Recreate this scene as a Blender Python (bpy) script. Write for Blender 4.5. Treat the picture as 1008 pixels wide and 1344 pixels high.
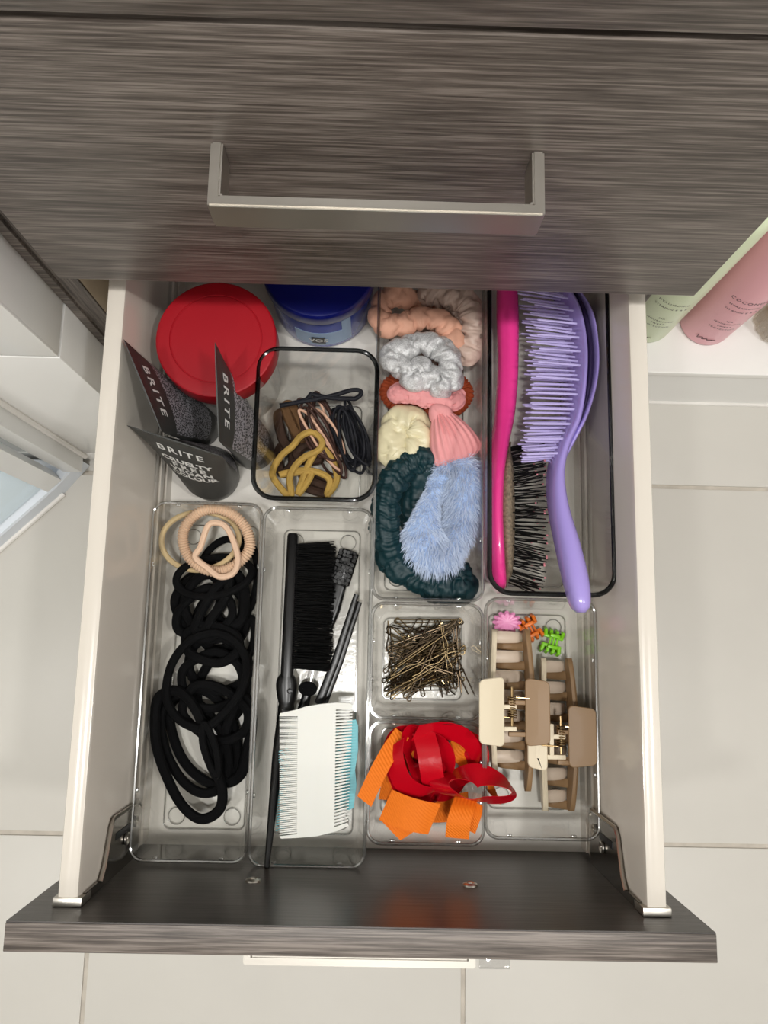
import bpy, bmesh, math, random
from mathutils import Vector, Matrix, noise
random.seed(7)
for o in list(bpy.data.objects): bpy.data.objects.remove(o)
C = bpy.context.scene.collection
S = 0.01                                   # everything below is written in centimetres
PI = math.pi

# ------------------------------------------------------------------ camera
CAM = Vector((0.043, -21.635, 63.142)); FPX = 1024.6
def _r(ax, a): return Matrix.Rotation(a, 3, ax)
CR = _r('Z', 0.024) @ _r('X', 0.161) @ _r('Y', -0.017)
cd = bpy.data.cameras.new('camera'); cam = bpy.data.objects.new('camera', cd); C.objects.link(cam)
cam.matrix_world = Matrix.Translation(CAM*S) @ CR.to_4x4()
cd.sensor_width = 36; cd.lens = 36*FPX/1344; cd.clip_start = 0.01; cd.clip_end = 50
bpy.context.scene.camera = cam
def U(u, v, z=None, y=None, x=None):
    """point where the line of sight of pixel (u, v) meets a plane of the room"""
    d = CR @ Vector(((u-504)/FPX, -(v-672)/FPX, -1))
    t = (z-CAM.z)/d.z if z is not None else (y-CAM.y)/d.y if y is not None else (x-CAM.x)/d.x
    return CAM + d*t

# ------------------------------------------------------------------ light
sc = bpy.context.scene
sc.view_settings.view_transform = 'Standard'; sc.view_settings.look = 'None'
sc.view_settings.gamma = 1; sc.view_settings.use_curve_mapping = False
sc.view_settings.exposure = -0.1
sc.cycles.transparent_max_bounces = 48; sc.cycles.max_bounces = 14
w = bpy.data.worlds.new('world'); sc.world = w; w.use_nodes = True
w.node_tree.nodes['Background'].inputs[0].default_value = (1.0, .96, .9, 1)
w.node_tree.nodes['Background'].inputs[1].default_value = 0.1
CEIL = 205.0
def key_fill_lamp(x, y, power, size=13, col=(1, .988, .965)):
    l = bpy.data.lights.new('key_fill_lamp', 'AREA'); l.shape = 'DISK'; l.size = size*S; l.energy = power; l.color = col
    o = bpy.data.objects.new('key_fill_lamp', l); C.objects.link(o); o.location = (x*S, y*S, (CEIL-1.5)*S)
LIGHTS = [(-4, -47, 14.5), (82, -48, 11), (-78, -60, 8), (15, -150, 3)]  # first is the key; the other three are unseen fills added to brighten
for a in LIGHTS: key_fill_lamp(*a)

# ------------------------------------------------------------------ materials
def lin(c):
    return tuple(((v/255)/12.92 if v/255 <= .04045 else ((v/255+.055)/1.055)**2.4) for v in c)
MATS = {}
def mat(name, rgb=(128,128,128), rough=.5, metal=0, bump=None, var=None, sheen=0, coat=0, spec=.5, stretch=(1,1,1), trans=0, ior=1.45, sss=0):
    m = bpy.data.materials.new(name); m.use_nodes = True; nt = m.node_tree; b = nt.nodes['Principled BSDF']
    c = lin(rgb); b.inputs['Base Color'].default_value = (*c, 1)
    b.inputs['Roughness'].default_value = rough; b.inputs['Metallic'].default_value = metal
    b.inputs['Specular IOR Level'].default_value = spec; b.inputs['IOR'].default_value = ior
    if sheen: b.inputs['Sheen Weight'].default_value = sheen; b.inputs['Sheen Roughness'].default_value = .35; b.inputs['Sheen Tint'].default_value = (*[min(1,v*1.6+.1) for v in c],1)
    if coat: b.inputs['Coat Weight'].default_value = coat; b.inputs['Coat Roughness'].default_value = .06
    if trans: b.inputs['Transmission Weight'].default_value = trans
    if sss: b.inputs['Subsurface Weight'].default_value = sss; b.inputs['Subsurface Radius'].default_value = (.004,.003,.002)
    if bump or var:
        tc = nt.nodes.new('ShaderNodeTexCoord'); mp = nt.nodes.new('ShaderNodeMapping'); mp.inputs['Scale'].default_value = stretch
        nt.links.new(tc.outputs['Object'], mp.inputs[0])
    if var:
        n = nt.nodes.new('ShaderNodeTexNoise'); n.inputs['Scale'].default_value = var[0]; n.inputs['Detail'].default_value = 4
        nt.links.new(mp.outputs[0], n.inputs[0])
        r = nt.nodes.new('ShaderNodeValToRGB'); k = var[1]
        r.color_ramp.elements[0].position = .3; r.color_ramp.elements[1].position = .7
        r.color_ramp.elements[0].color = (*[v*(1-k) for v in c], 1); r.color_ramp.elements[1].color = (*[min(1, v*(1+k)) for v in c], 1)
        nt.links.new(n.outputs[0], r.inputs[0]); nt.links.new(r.outputs[0], b.inputs['Base Color'])
    if bump:
        n = nt.nodes.new('ShaderNodeTexNoise'); n.inputs['Scale'].default_value = bump[0]; n.inputs['Detail'].default_value = 3
        nt.links.new(mp.outputs[0], n.inputs[0])
        bp = nt.nodes.new('ShaderNodeBump'); bp.inputs['Strength'].default_value = bump[1]; bp.inputs['Distance'].default_value = .0006
        nt.links.new(n.outputs[0], bp.inputs['Height']); nt.links.new(bp.outputs[0], b.inputs['Normal'])
    MATS[name] = m; return m

def wood(name, dark, mid, light, rough=.42, axis='x'):
    m = bpy.data.materials.new(name); m.use_nodes = True; nt = m.node_tree; b = nt.nodes['Principled BSDF']
    tc = nt.nodes.new('ShaderNodeTexCoord'); mp = nt.nodes.new('ShaderNodeMapping')
    mp.inputs['Scale'].default_value = (5, 190, 190) if axis == 'x' else (190, 190, 5)
    nt.links.new(tc.outputs['Object'], mp.inputs[0])
    n = nt.nodes.new('ShaderNodeTexNoise'); n.inputs['Scale'].default_value = 3.3; n.inputs['Detail'].default_value = 6; n.inputs['Roughness'].default_value = .6
    nt.links.new(mp.outputs[0], n.inputs[0])
    mp2 = nt.nodes.new('ShaderNodeMapping'); mp2.inputs['Scale'].default_value = (1.2, 11, 11) if axis == 'x' else (11, 11, 1.2)
    nt.links.new(tc.outputs['Object'], mp2.inputs[0])
    n2 = nt.nodes.new('ShaderNodeTexNoise'); n2.inputs['Scale'].default_value = 3; n2.inputs['Detail'].default_value = 3
    nt.links.new(mp2.outputs[0], n2.inputs[0])
    mx = nt.nodes.new('ShaderNodeMath'); mx.operation = 'MULTIPLY_ADD'; mx.inputs[1].default_value = .22
    nt.links.new(n2.outputs[0], mx.inputs[0])
    ml = nt.nodes.new('ShaderNodeMath'); ml.operation = 'MULTIPLY'; ml.inputs[1].default_value = .78
    nt.links.new(n.outputs[0], ml.inputs[0]); nt.links.new(ml.outputs[0], mx.inputs[2])
    r = nt.nodes.new('ShaderNodeValToRGB')
    r.color_ramp.elements[0].position = .40; r.color_ramp.elements[0].color = (*lin(dark), 1)
    e = r.color_ramp.elements.new(.5); e.color = (*lin(mid), 1)
    r.color_ramp.elements[-1].position = .60; r.color_ramp.elements[-1].color = (*lin(light), 1)
    nt.links.new(mx.outputs[0], r.inputs[0]); nt.links.new(r.outputs[0], b.inputs['Base Color'])
    b.inputs['Roughness'].default_value = rough
    bp = nt.nodes.new('ShaderNodeBump'); bp.inputs['Strength'].default_value = .25; bp.inputs['Distance'].default_value = .0004
    nt.links.new(n.outputs[0], bp.inputs['Height']); nt.links.new(bp.outputs[0], b.inputs['Normal'])
    MATS[name] = m; return m

def clear(name, tint=(.97,.97,.96), rough=.04, bump=0, base=.04, graze=.6):
    """thin clear plastic: see-through with a surface reflection"""
    m = bpy.data.materials.new(name); m.use_nodes = True; nt = m.node_tree
    nt.nodes.remove(nt.nodes['Principled BSDF']); out = nt.nodes['Material Output']
    t = nt.nodes.new('ShaderNodeBsdfTransparent'); t.inputs[0].default_value = (*tint, 1)
    g = nt.nodes.new('ShaderNodeBsdfGlossy'); g.inputs['Roughness'].default_value = rough; g.inputs[0].default_value = (1,1,1,1)
    ge = nt.nodes.new('ShaderNodeNewGeometry'); dt = nt.nodes.new('ShaderNodeVectorMath'); dt.operation = 'DOT_PRODUCT'
    nt.links.new(ge.outputs['Normal'], dt.inputs[0]); nt.links.new(ge.outputs['Incoming'], dt.inputs[1])
    def M_(op, x, y):
        q = nt.nodes.new('ShaderNodeMath'); q.operation = op; q.use_clamp = op == 'MULTIPLY_ADD'
        for i, v in enumerate((x, y)):
            if v is None: continue
            if isinstance(v, (int, float)): q.inputs[i].default_value = v
            else: nt.links.new(v, q.inputs[i])
        return q
    ab_ = M_('ABSOLUTE', dt.outputs['Value'], None); om = M_('SUBTRACT', 1.0, ab_.outputs[0]); pw_ = M_('POWER', om.outputs[0], 5.0)
    ad = M_('MULTIPLY_ADD', pw_.outputs[0], graze); ad.inputs[2].default_value = base      # Schlick reflection of a plastic surface
    mx = nt.nodes.new('ShaderNodeMixShader'); nt.links.new(ad.outputs[0], mx.inputs[0])
    nt.links.new(t.outputs[0], mx.inputs[1]); nt.links.new(g.outputs[0], mx.inputs[2]); nt.links.new(mx.outputs[0], out.inputs[0])
    if bump:
        n = nt.nodes.new('ShaderNodeTexNoise'); n.inputs['Scale'].default_value = 260; n.inputs['Detail'].default_value = 4
        tc = nt.nodes.new('ShaderNodeTexCoord'); nt.links.new(tc.outputs['Object'], n.inputs[0])
        bp = nt.nodes.new('ShaderNodeBump'); bp.inputs['Strength'].default_value = bump; bp.inputs['Distance'].default_value = .001
        nt.links.new(n.outputs[0], bp.inputs['Height'])
        nt.links.new(bp.outputs[0], g.inputs['Normal'])
    MATS[name] = m; return m

def print_mat(name, base, ink, sx, sy, amount=.5):
    """dense fine print: rows of small dark marks on a grey field"""
    m = bpy.data.materials.new(name); m.use_nodes = True; nt = m.node_tree; b = nt.nodes['Principled BSDF']
    tc = nt.nodes.new('ShaderNodeTexCoord'); mp = nt.nodes.new('ShaderNodeMapping'); mp.inputs['Scale'].default_value = (sx, sx, sy)
    nt.links.new(tc.outputs['Object'], mp.inputs[0])
    n = nt.nodes.new('ShaderNodeTexVoronoi'); n.inputs['Scale'].default_value = 1.0; nt.links.new(mp.outputs[0], n.inputs[0])
    r = nt.nodes.new('ShaderNodeValToRGB'); r.color_ramp.interpolation = 'CONSTANT'
    r.color_ramp.elements[0].color = (*lin(ink), 1); r.color_ramp.elements[1].position = amount; r.color_ramp.elements[1].color = (*lin(base), 1)
    nt.links.new(n.outputs['Distance'], r.inputs[0]); nt.links.new(r.outputs[0], b.inputs['Base Color']); b.inputs['Roughness'].default_value = .5
    MATS[name] = m; return m

wood('wood', (68,60,54), (98,89,82), (132,122,114))
wood('wood_inner_shaded', (58,53,50), (70,65,62), (84,79,76), rough=.3)  # smoother inner board, its tones also darkened to carry the shade there
wood('wood_upright', (58,51,47), (88,80,74), (118,109,102), axis='z')
mat('side_white', (220,212,200), .22, coat=.3)
mat('base_white', (226,222,214), .4, var=(9,.03))
mat('steel', (200,195,186), .33, 1, bump=(90,.15), stretch=(.1,1,1))
mat('chrome', (120,114,106), .16, 1)
mat('tile_floor', (204,200,192), .38, var=(5,.035))
mat('tile_wall', (244,243,240), .15)
mat('grout', (196,188,176), .85, var=(60,.12))
mat('caulk', (232,228,222), .6, var=(25,.05))
mat('wall_paint', (230,229,227), .8)
mat('melamine', (224,208,184), .6, var=(14,.06))
mat('counter', (228,226,222), .2)
mat('marble', (240,238,234), .2, var=(9,.03))
mat('tray_white', (226,232,240), .25)
mat('jamb_white', (242,242,240), .3, var=(7,.04))
clear('glass', (.96,.985,.98), .01)
clear('acrylic', (.965,.963,.955), .05)
clear('acrylic_floor', (.96,.96,.95), .2, bump=.2, base=.03)
clear('acrylic_rim', (.72,.72,.71), .1, base=.22)
clear('smoky', (.955,.955,.945), .05)
clear('smoky_rim', (.16,.17,.18), .1, base=.04)
clear('clear_stick', (.9,.9,.9), .04, base=.12)
mat('red_lid', (164,8,26), .45, var=(12,.05))
mat('jar_white', (225,222,215), .4)
mat('blue_lid', (5,18,104), .28)
mat('blue_jar', (38,60,150), .2, coat=.4)
mat('label_pale', (150,176,208), .4)
mat('label_black', (18,18,20), .4)
mat('ink_white', (236,236,232), .5)
mat('ink_black', (40,34,36), .6)
mat('tube_black', (62,63,61), .5)
mat('tube_cap', (58,58,57), .3)
print_mat('tube_print', (176,174,180), (52,52,54), 760, 520, .5)
mat('black_tie', (9,9,10), .9, bump=(700,.5), spec=.2)
mat('beige_tie', (222,190,160), .85, bump=(600,.4))
mat('tan_tie', (206,182,138), .85, bump=(600,.4))
mat('peach_tie', (226,192,164), .85, bump=(600,.4))
mat('gold_tie', (182,148,74), .8, bump=(650,.6), var=(120,.15))
mat('brown_tie', (62,42,30), .8, bump=(650,.5))
mat('brown_light_tie', (104,74,44), .8, bump=(650,.5))
mat('navy_tie', (16,17,26), .75, bump=(650,.4))
mat('brown_thin_tie', (66,40,32), .7, bump=(650,.4))
mat('copper_tie', (226,180,152), .6)
mat('peach_velvet', (228,172,146), .75, sheen=.5, bump=(420,.25), var=(30,.08))
mat('champagne', (206,180,166), .42, bump=(130,.5), var=(40,.12))
mat('silver_glitter', (214,214,214), .3, .35, bump=(1500,.9), var=(900,.3))
mat('rust', (158,66,30), .75, sheen=.3, bump=(300,.3))
mat('pink_rib', (238,162,162), .8, sheen=.2, bump=(300,.2))
mat('cream_satin', (232,222,184), .3, sheen=.1, bump=(60,.2))
mat('green_velvet', (10,48,54), .5, sheen=.5, bump=(140,.8))
mat('blue_fluff', (176,200,236), .95)
mat('blue_fur', (212,226,248), .8, sheen=.2)
mat('pink_gloss', (246,62,150), .26, coat=.3)
mat('cushion', (126,112,92), .7, var=(500,.45))
mat('black_plastic', (9,9,10), .3)
mat('bristle_black', (8,8,8), .45)
mat('pink_tip', (236,150,160), .5)
mat('lavender', (170,152,224), .22, coat=.3)
mat('lavender_pin', (200,188,238), .3)
mat('slot_dark', (44,32,70), .5)
mat('white_plastic', (226,226,218), .4, sss=.1)
mat('teal', (104,196,206), .4)
mat('cream_clip', (228,214,186), .45)
mat('tan_clip', (146,116,82), .45)
mat('tine', (214,196,176), .35)
mat('spring', (176,150,110), .28, 1)
mat('pin_bronze', (134,116,86), .26, 1)
mat('pin_dark', (74,62,48), .3, .9)
mat('red_satin', (196,6,28), .24, bump=(160,.35))
mat('orange_ribbon', (246,124,16), .7)
_nt = MATS['orange_ribbon'].node_tree; _w = _nt.nodes.new('ShaderNodeTexWave'); _w.inputs['Scale'].default_value = 260; _w.bands_direction = 'DIAGONAL'; _w.inputs['Distortion'].default_value = .6
_tc = _nt.nodes.new('ShaderNodeTexCoord'); _nt.links.new(_tc.outputs['Object'], _w.inputs[0]); _b = _nt.nodes.new('ShaderNodeBump'); _b.inputs['Strength'].default_value = .6; _b.inputs['Distance'].default_value = .0005
_nt.links.new(_w.outputs[1], _b.inputs['Height']); _nt.links.new(_b.outputs[0], _nt.nodes['Principled BSDF'].inputs['Normal'])
mat('flower_pink', (238,150,196), .3); mat('mini_orange', (238,120,26), .3); mat('mini_green', (142,222,40), .3)
mat('bottle_pink', (244,180,190), .42, coat=.1)
mat('bottle_green', (220,230,196), .42, coat=.1)
mat('cap_white', (236,234,228), .35)
mat('lamp_glow', (255,255,255)); 
g = MATS['lamp_glow'].node_tree.nodes['Principled BSDF']; g.inputs['Emission Color'].default_value = (1,.988,.965,1); g.inputs['Emission Strength'].default_value = 6
mat('dark_box', (24,24,26), .5)

# ------------------------------------------------------------------ mesh helpers (centimetres, room coordinates)
class G:
    def __init__(s): s.v = []; s.f = []; s.m = []
    def add(s, vs, fs, m=0):
        k = len(s.v); s.v += [Vector(p) for p in vs]; s.f += [tuple(i+k for i in f) for f in fs]; s.m += [m]*len(fs); return s
    def box(s, x0, x1, y0, y1, z0, z1, m=0, bev=0):
        bm = bmesh.new(); bmesh.ops.create_cube(bm, size=1)
        for q in bm.verts: q.co = Vector((x0+(q.co.x+.5)*(x1-x0), y0+(q.co.y+.5)*(y1-y0), z0+(q.co.z+.5)*(z1-z0)))
        if bev: bmesh.ops.bevel(bm, geom=bm.edges[:]+bm.verts[:], offset=bev, segments=2, affect='EDGES', profile=.6)
        bm.verts.index_update(); s.add([q.co.copy() for q in bm.verts], [[q.index for q in f.verts] for f in bm.faces], m); bm.free(); return s
    def rings(s, R, closed=False, cap=True, m=0):
        n = len(R[0]); k = len(R); vs = [p for r in R for p in r]; fs = []
        for i in range(k if closed else k-1):
            a = i*n; b = ((i+1) % k)*n
            for j in range(n):
                j2 = (j+1) % n; fs.append((a+j, a+j2, b+j2, b+j))
        if cap and not closed: fs.append(tuple(range(n))[::-1]); fs.append(tuple((k-1)*n+j for j in range(n)))
        return s.add(vs, fs, m)
    def tube(s, P, r, n=8, closed=False, m=0, flat=1.0, up=None):
        P = [Vector(p) for p in P]; k = len(P)
        rad = r if callable(r) else (lambda t: r)
        T = []
        for i in range(k):
            a = P[(i-1) % k] if (closed or i > 0) else P[i]; b = P[(i+1) % k] if (closed or i < k-1) else P[i]
            d = b-a; T.append(d.normalized() if d.length > 1e-9 else Vector((1,0,0)))
        N = Vector((0,0,1)) if up is None else Vector(up)
        R = []
        for i in range(k):
            t = T[i]
            ref = Vector((0,0,1)) if up is None else Vector(up)
            if abs(t.dot(ref)) > .95: ref = N
            x = t.cross(ref)
            x = x.normalized() if x.length > 1e-6 else Vector((1,0,0))
            N = x.cross(t).normalized()
            q = rad(i/(k if closed else max(1, k-1)))
            R.append([P[i] + x*math.cos(2*PI*j/n)*q + N*math.sin(2*PI*j/n)*q*flat for j in range(n)])
        return s.rings(R, closed, True, m)
    def lathe(s, c, prof, n=40, m=0, cap=False):
        return s.rings([[Vector((c[0]+r*math.cos(2*PI*j/n), c[1]+r*math.sin(2*PI*j/n), z)) for j in range(n)] for r, z in prof], False, cap, m)
    def prism(s, out, z0, z1, m=0):
        a = [Vector((p[0], p[1], z0)) for p in out]; b = [Vector((p[0], p[1], z1)) for p in out]
        return s.rings([a, b], False, True, m)
    def strip(s, P, Wd, th=.03, m=0):
        """ribbon: centre points P, half-width vectors Wd"""
        R = []
        for i, (p, w_) in enumerate(zip(P, Wd)):
            t = (P[min(i+1, len(P)-1)]-P[max(0, i-1)]).normalized(); n = t.cross(w_).normalized()*th/2
            R.append([p-w_-n, p+w_-n, p+w_+n, p-w_+n])
        return s.rings(R, False, True, m)
    def build(s, name, mats, parent=None, smooth=True, sharp=35):
        org = Vector((0,0,0)); q = parent
        while q is not None: org += q.location/S; q = q.parent
        me = bpy.data.meshes.new(name); me.from_pydata([(p-org)*S for p in s.v], [], s.f)
        for mm in ([mats] if isinstance(mats, str) else mats): me.materials.append(MATS[mm])
        if len(set(s.m)) > 1: me.polygons.foreach_set('material_index', s.m)
        bm = bmesh.new(); bm.from_mesh(me); bmesh.ops.recalc_face_normals(bm, faces=bm.faces)
        for f in bm.faces: f.smooth = smooth
        if smooth:
            a = math.radians(sharp)
            for e in bm.edges:
                if len(e.link_faces) == 2 and e.calc_face_angle(0) > a: e.smooth = False
        bm.to_mesh(me); bm.free()
        o = bpy.data.objects.new(name, me); C.objects.link(o)
        if parent is not None: o.parent = parent
        return o
    def recentre(s, name, mats, base, parent=None, **k):
        """single-mesh thing with its origin at base"""
        b = Vector(base); s.v = [p-b for p in s.v]; o = s.build(name, mats, None, **k); o.location = b*S; return o

def empty(name, loc, parent=None):
    o = bpy.data.objects.new(name, None); C.objects.link(o); o.location = Vector(loc)*S; o.empty_display_size = .02
    bpy.context.view_layer.update; return o
def tag(o, label, cat, group=None):
    o['label'] = label; o['category'] = cat
    if group: o['group'] = group
    return o
def struct(o): o['kind'] = 'structure'; return o
def spline(P, n=60, closed=True):
    P = [Vector(p) for p in P]; k = len(P); out = []
    seg = k if closed else k-1
    for i in range(n):
        t = i/n*seg if closed else i/(n-1)*seg
        j = min(int(t), seg-1); u = t-j
        g_ = (lambda q: P[q % k]) if closed else (lambda q: P[max(0, min(k-1, q))])
        a, b, c, d = g_(j-1), g_(j), g_(j+1), g_(j+2)
        out.append(.5*((2*b)+(c-a)*u+(2*a-5*b+4*c-d)*u*u+(3*b-a-3*c+d)*u**3))
    return out
def rrect(cx, cy, w_, l_, r, z, n=6):
    out = []
    for sx, sy, a0 in ((1,1,0), (-1,1,90), (-1,-1,180), (1,-1,270)):
        for i in range(n+1):
            a = math.radians(a0+90*i/n)
            out.append(Vector((cx+sx*(w_/2-r)+r*math.cos(a), cy+sy*(l_/2-r)+r*math.sin(a), z)))
    return out
def px(pts, z): return [U(p[0], p[1], z=(p[2] if len(p) > 2 else z)) for p in pts]
_txt = {}
def text2d(body, size, spacing=1.0, bold=0.0):
    cu = bpy.data.curves.new('t', 'FONT'); cu.body = body; cu.size = 1; cu.align_x = 'CENTER'; cu.align_y = 'CENTER'; cu.space_character = spacing
    cu.resolution_u = 2; cu.offset = bold
    ob = bpy.data.objects.new('t', cu); C.objects.link(ob); dg = bpy.context.evaluated_depsgraph_get()
    me = bpy.data.meshes.new_from_object(ob.evaluated_get(dg)); vs = [(v.co.x*size, v.co.y*size) for v in me.vertices]; fs = [tuple(p.vertices) for p in me.polygons]
    bpy.data.objects.remove(ob); bpy.data.meshes.remove(me); bpy.data.curves.remove(cu); return vs, fs
def lettering(body, size, fn, matname, parent, spacing=1.0, bold=0.0):
    vs, fs = text2d(body, size, spacing, bold); gg = G(); gg.add([fn(a, b) for a, b in vs], fs)
    return gg.build('lettering', matname, parent, smooth=False)

# ================================================================== THE ROOM
ZF = -23.0
fl = G().box(-150, 130, -215, 70, ZF-4, ZF-.25).build('floor', 'grout', smooth=False); struct(fl)
TP = 38.4; gx, gy = 10.3, -42.35
tb = G().box(-TP/2+.22, TP/2-.22, -TP/2+.22, TP/2-.22, -.3, 0, bev=.1)
tile_me = None
for i in range(-4, 4):
    for j in range(-5, 3):
        x = gx+TP*(i+.5); y = gy+TP*(j+.5)
        if x < -150+TP/2 or x > 130-TP/2+20: continue
        if tile_me is None:
            t0 = tb.build('floor_tile', 'tile_floor', None); tile_me = t0.data
        else:
            t0 = bpy.data.objects.new('floor_tile', tile_me); C.objects.link(t0)
        t0.parent = fl; t0.location = (x*S, y*S, ZF*S)
struct(G().box(-150, 130, -215, 70, CEIL, CEIL+5).build('ceiling', 'wall_paint', smooth=False))
struct(G().box(-150, 130, 70, 75, ZF, CEIL).build('wall_back', 'wall_paint', smooth=False))
struct(G().box(-150, 130, -220, -215, ZF, CEIL).build('wall_front', 'wall_paint', smooth=False))
struct(G().box(130, 135, -215, 70, ZF, CEIL).build('wall_right', 'wall_paint', smooth=False))
struct(G().box(-155, -150, -215, 70, ZF, CEIL).build('wall_far_left', 'wall_paint', smooth=False))
for k, (x, y, p) in enumerate(LIGHTS):
    r_ = empty('ceiling_key_fill_lamp', (x, y, CEIL-1.2))  # a fixture at every lamp, the added fills included
    G().lathe((x, y), [(6.6, CEIL), (8.6, CEIL), (8.6, CEIL-.8), (6.9, CEIL-1.2), (6.6, CEIL-.9), (6.6, CEIL)], 32).build('trim_ring', 'jar_white', r_)
    G().lathe((x, y), [(.01, CEIL-.5), (6.7, CEIL-.5), (6.7, CEIL-.1), (.01, CEIL-.1)], 32).build('diffuser', 'lamp_glow', r_)
    tag(r_, 'round white ceiling lamp with a glowing diffuser, one key and added fills', 'light', 'downlights in the ceiling')

# ---- tiled wall end to the left of the cabinet (a nib that stands a little proud of the doors)
NX, NY = -22.35, -2.55
wl = struct(G().box(-110, NX-.35, NY+.35, 70, ZF, 130).build('wall_left', 'grout', smooth=False))
def wtile(x0, x1, y0, y1, z0, z1, bev=.12):
    return G().box(x0, x1, y0, y1, z0, z1, bev=bev).build('wall_tile', 'tile_wall', wl)
ZJ = 10.2; TH = 29.8                            # a horizontal joint in view and the tile height
zz = [ZF, ZJ-TH if ZJ-TH > ZF+1 else ZF, ZJ, ZJ+TH, ZJ+2*TH, ZJ+3*TH, 130]
zz = sorted(set(zz))
for a, b in zip(zz[:-1], zz[1:]):
    wtile(NX-.36, NX, NY+.12, 1.75, a+.12, b-.12, .16)       # return beside the cabinet
    xx = NX
    for q in range(5):
        x1 = xx-(20 if q else 20); wtile(x1+.12, xx-.12 if q else NX-.02, NY, NY+.36, a+.12, b-.12)
        xx = x1

# ---- right: low boxed ledge
led = struct(G().box(21.0, 90, 6.0, 62, ZF, -14.0).build('ledge', 'tile_wall', smooth=False))
G().box(20.8, 90, 5.8, 62, -14.0, -12.8, bev=.25).build('ledge_top', 'marble', led)
G().tube([(21, 5.95, ZF+.05), (90, 5.95, ZF+.05)], .3, 8).build('caulk_bead', 'caulk', led)

# ---- shower: tray, two white jambs on the tiled wall, glass
sh = empty('shower_tray', (-44, -12, ZF))
A1 = Vector((-34.5, -6.4, 0)); A2 = A1 + (Vector((-40.55,-12.42,0))-Vector((-34.48,-6.36,0))).normalized()*40
out = [(-31.9, NY-.6), (A1.x, A1.y), (A2.x, A2.y), (A2.x-40, A2.y), (A2.x-40, NY-.6)]
def inset(o, d):
    cx = sum(p[0] for p in o)/len(o); cy = sum(p[1] for p in o)/len(o)
    return [(p[0]+(cx-p[0])*d, p[1]+(cy-p[1])*d) for p in o]
i1 = inset(out, .055); i2 = inset(out, .085)
gg = G()
rg = [[Vector((p[0], p[1], z)) for p in o] for o, z in ((out, ZF), (out, ZF+2.6), (inset(out,.008), ZF+2.9), (i1, ZF+2.9), (i2, ZF+1.2), (inset(out,.5), ZF+1.0))]
gg.rings(rg, cap=True).build('tray', 'tray_white', sh, sharp=20)
G().tube([Vector((A1.x, A1.y, ZF+.2)), Vector((A2.x, A2.y, ZF+.2))], .35, 8).build('caulk_bead', 'caulk', sh)
tag(sh, 'low white angled shower tray with raised rim on the tiled floor', 'shower tray')
jb = empty('shower_enclosure', (-33.5, -5, ZF+3))
dj = (A2-A1).normalized(); nj = Vector((dj.y, -dj.x, 0))
def post(p, d, n_, w_, t, z0, z1, name, m, parent):
    a = Vector((p.x, p.y, 0)); o = [a, a+d*w_, a+d*w_+n_*t, a+n_*t]
    return G().prism([(q.x, q.y) for q in o], z0, z1).build(name, m, parent, smooth=False)
P0 = Vector((-31.9, NY-.5, 0))
G().box(-33.6, -31.6, NY-2.0, NY-.02, ZF+2.9, 60, bev=.12).build('wall_jamb', 'jamb_white', jb)
post(Vector((-33.4, -5.1, 0))+dj*.5, dj, nj, 1.9, 1.6, ZF+2.92, 60, 'door_jamb', 'jamb_white', jb)
post(Vector((-33.4, -5.1, 0))+dj*2.6+nj*.5, dj, nj, 34, .5, ZF+3.6, 60, 'glass_panel', 'glass', jb)
G().tube([(-31.4, NY-.2, ZF+3), (-31.4, NY-.2, 60)], .3, 8).build('caulk_bead', 'caulk', jb)
tag(jb, 'white framed glass shower enclosure standing on the angled tray', 'shower screen')

# ================================================================== THE CABINET
W = 19.8
cab = empty('bathroom_cabinet', (0, 24, ZF+12))
G().box(-21.6, -20.2, 1.85, 52, -9, 82).build('side_panel', 'melamine', cab, smooth=False)
G().box(18.2, 18.8, 2.4, 52, -9, 82).build('side_panel', 'melamine', cab, smooth=False)
G().box(-21.62, -20.18, 1.7, 1.85, -9, 82).build('edge_band', 'wood_upright', cab, smooth=False)
G().box(18.18, 18.82, 2.25, 2.4, -9, 82).build('edge_band', 'wood_upright', cab, smooth=False)
G().box(18.8, 18.9, 2.25, 52, -9, 82).build('outer_cladding', 'wood', cab, smooth=False)
G().box(-22.34, -21.63, 1.45, 3.0, -9, 82, bev=.05).build('filler_strip', 'wood', cab, smooth=False)
G().box(-20.2, 18.2, 50.5, 52, -9, 82).build('back_panel', 'melamine', cab, smooth=False)
G().box(-20.2, 18.2, 1.9, 50.5, -9, -7.4).build('bottom_panel', 'melamine', cab, smooth=False)
G().box(-22.3, 20.6, -1.2, 52, 82, 85.5, bev=.3).build('countertop', 'counter', cab)
tag(cab, 'grey wood-grain bathroom cabinet carcass around the drawers', 'cabinet')

def bow_handle(parent, x0, x1, y, ztop, h=1.85, prot=3.1, t=.55):
    g1 = G()
    pts = [(x0, y+.02), (x0, y-prot), (x1, y-prot), (x1, y+.02), (x1-t, y+.02), (x1-t, y-prot+t), (x0+t, y-prot+t), (x0+t, y+.02)]
    bm = bmesh.new(); vs = [bm.verts.new((p[0], p[1], ztop-h)) for p in pts]; f = bm.faces.new(vs)
    e = bmesh.ops.extrude_face_region(bm, geom=[f]); bmesh.ops.translate(bm, vec=(0,0,h), verts=[q for q in e['geom'] if isinstance(q, bmesh.types.BMVert)])
    bmesh.ops.bevel(bm, geom=bm.edges[:], offset=.09, segments=2, affect='EDGES')
    bm.verts.index_update(); g1.add([q.co.copy() for q in bm.verts], [[q.index for q in f.verts] for f in bm.faces]); bm.free()
    return g1.build('handle', 'steel', parent)

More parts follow.
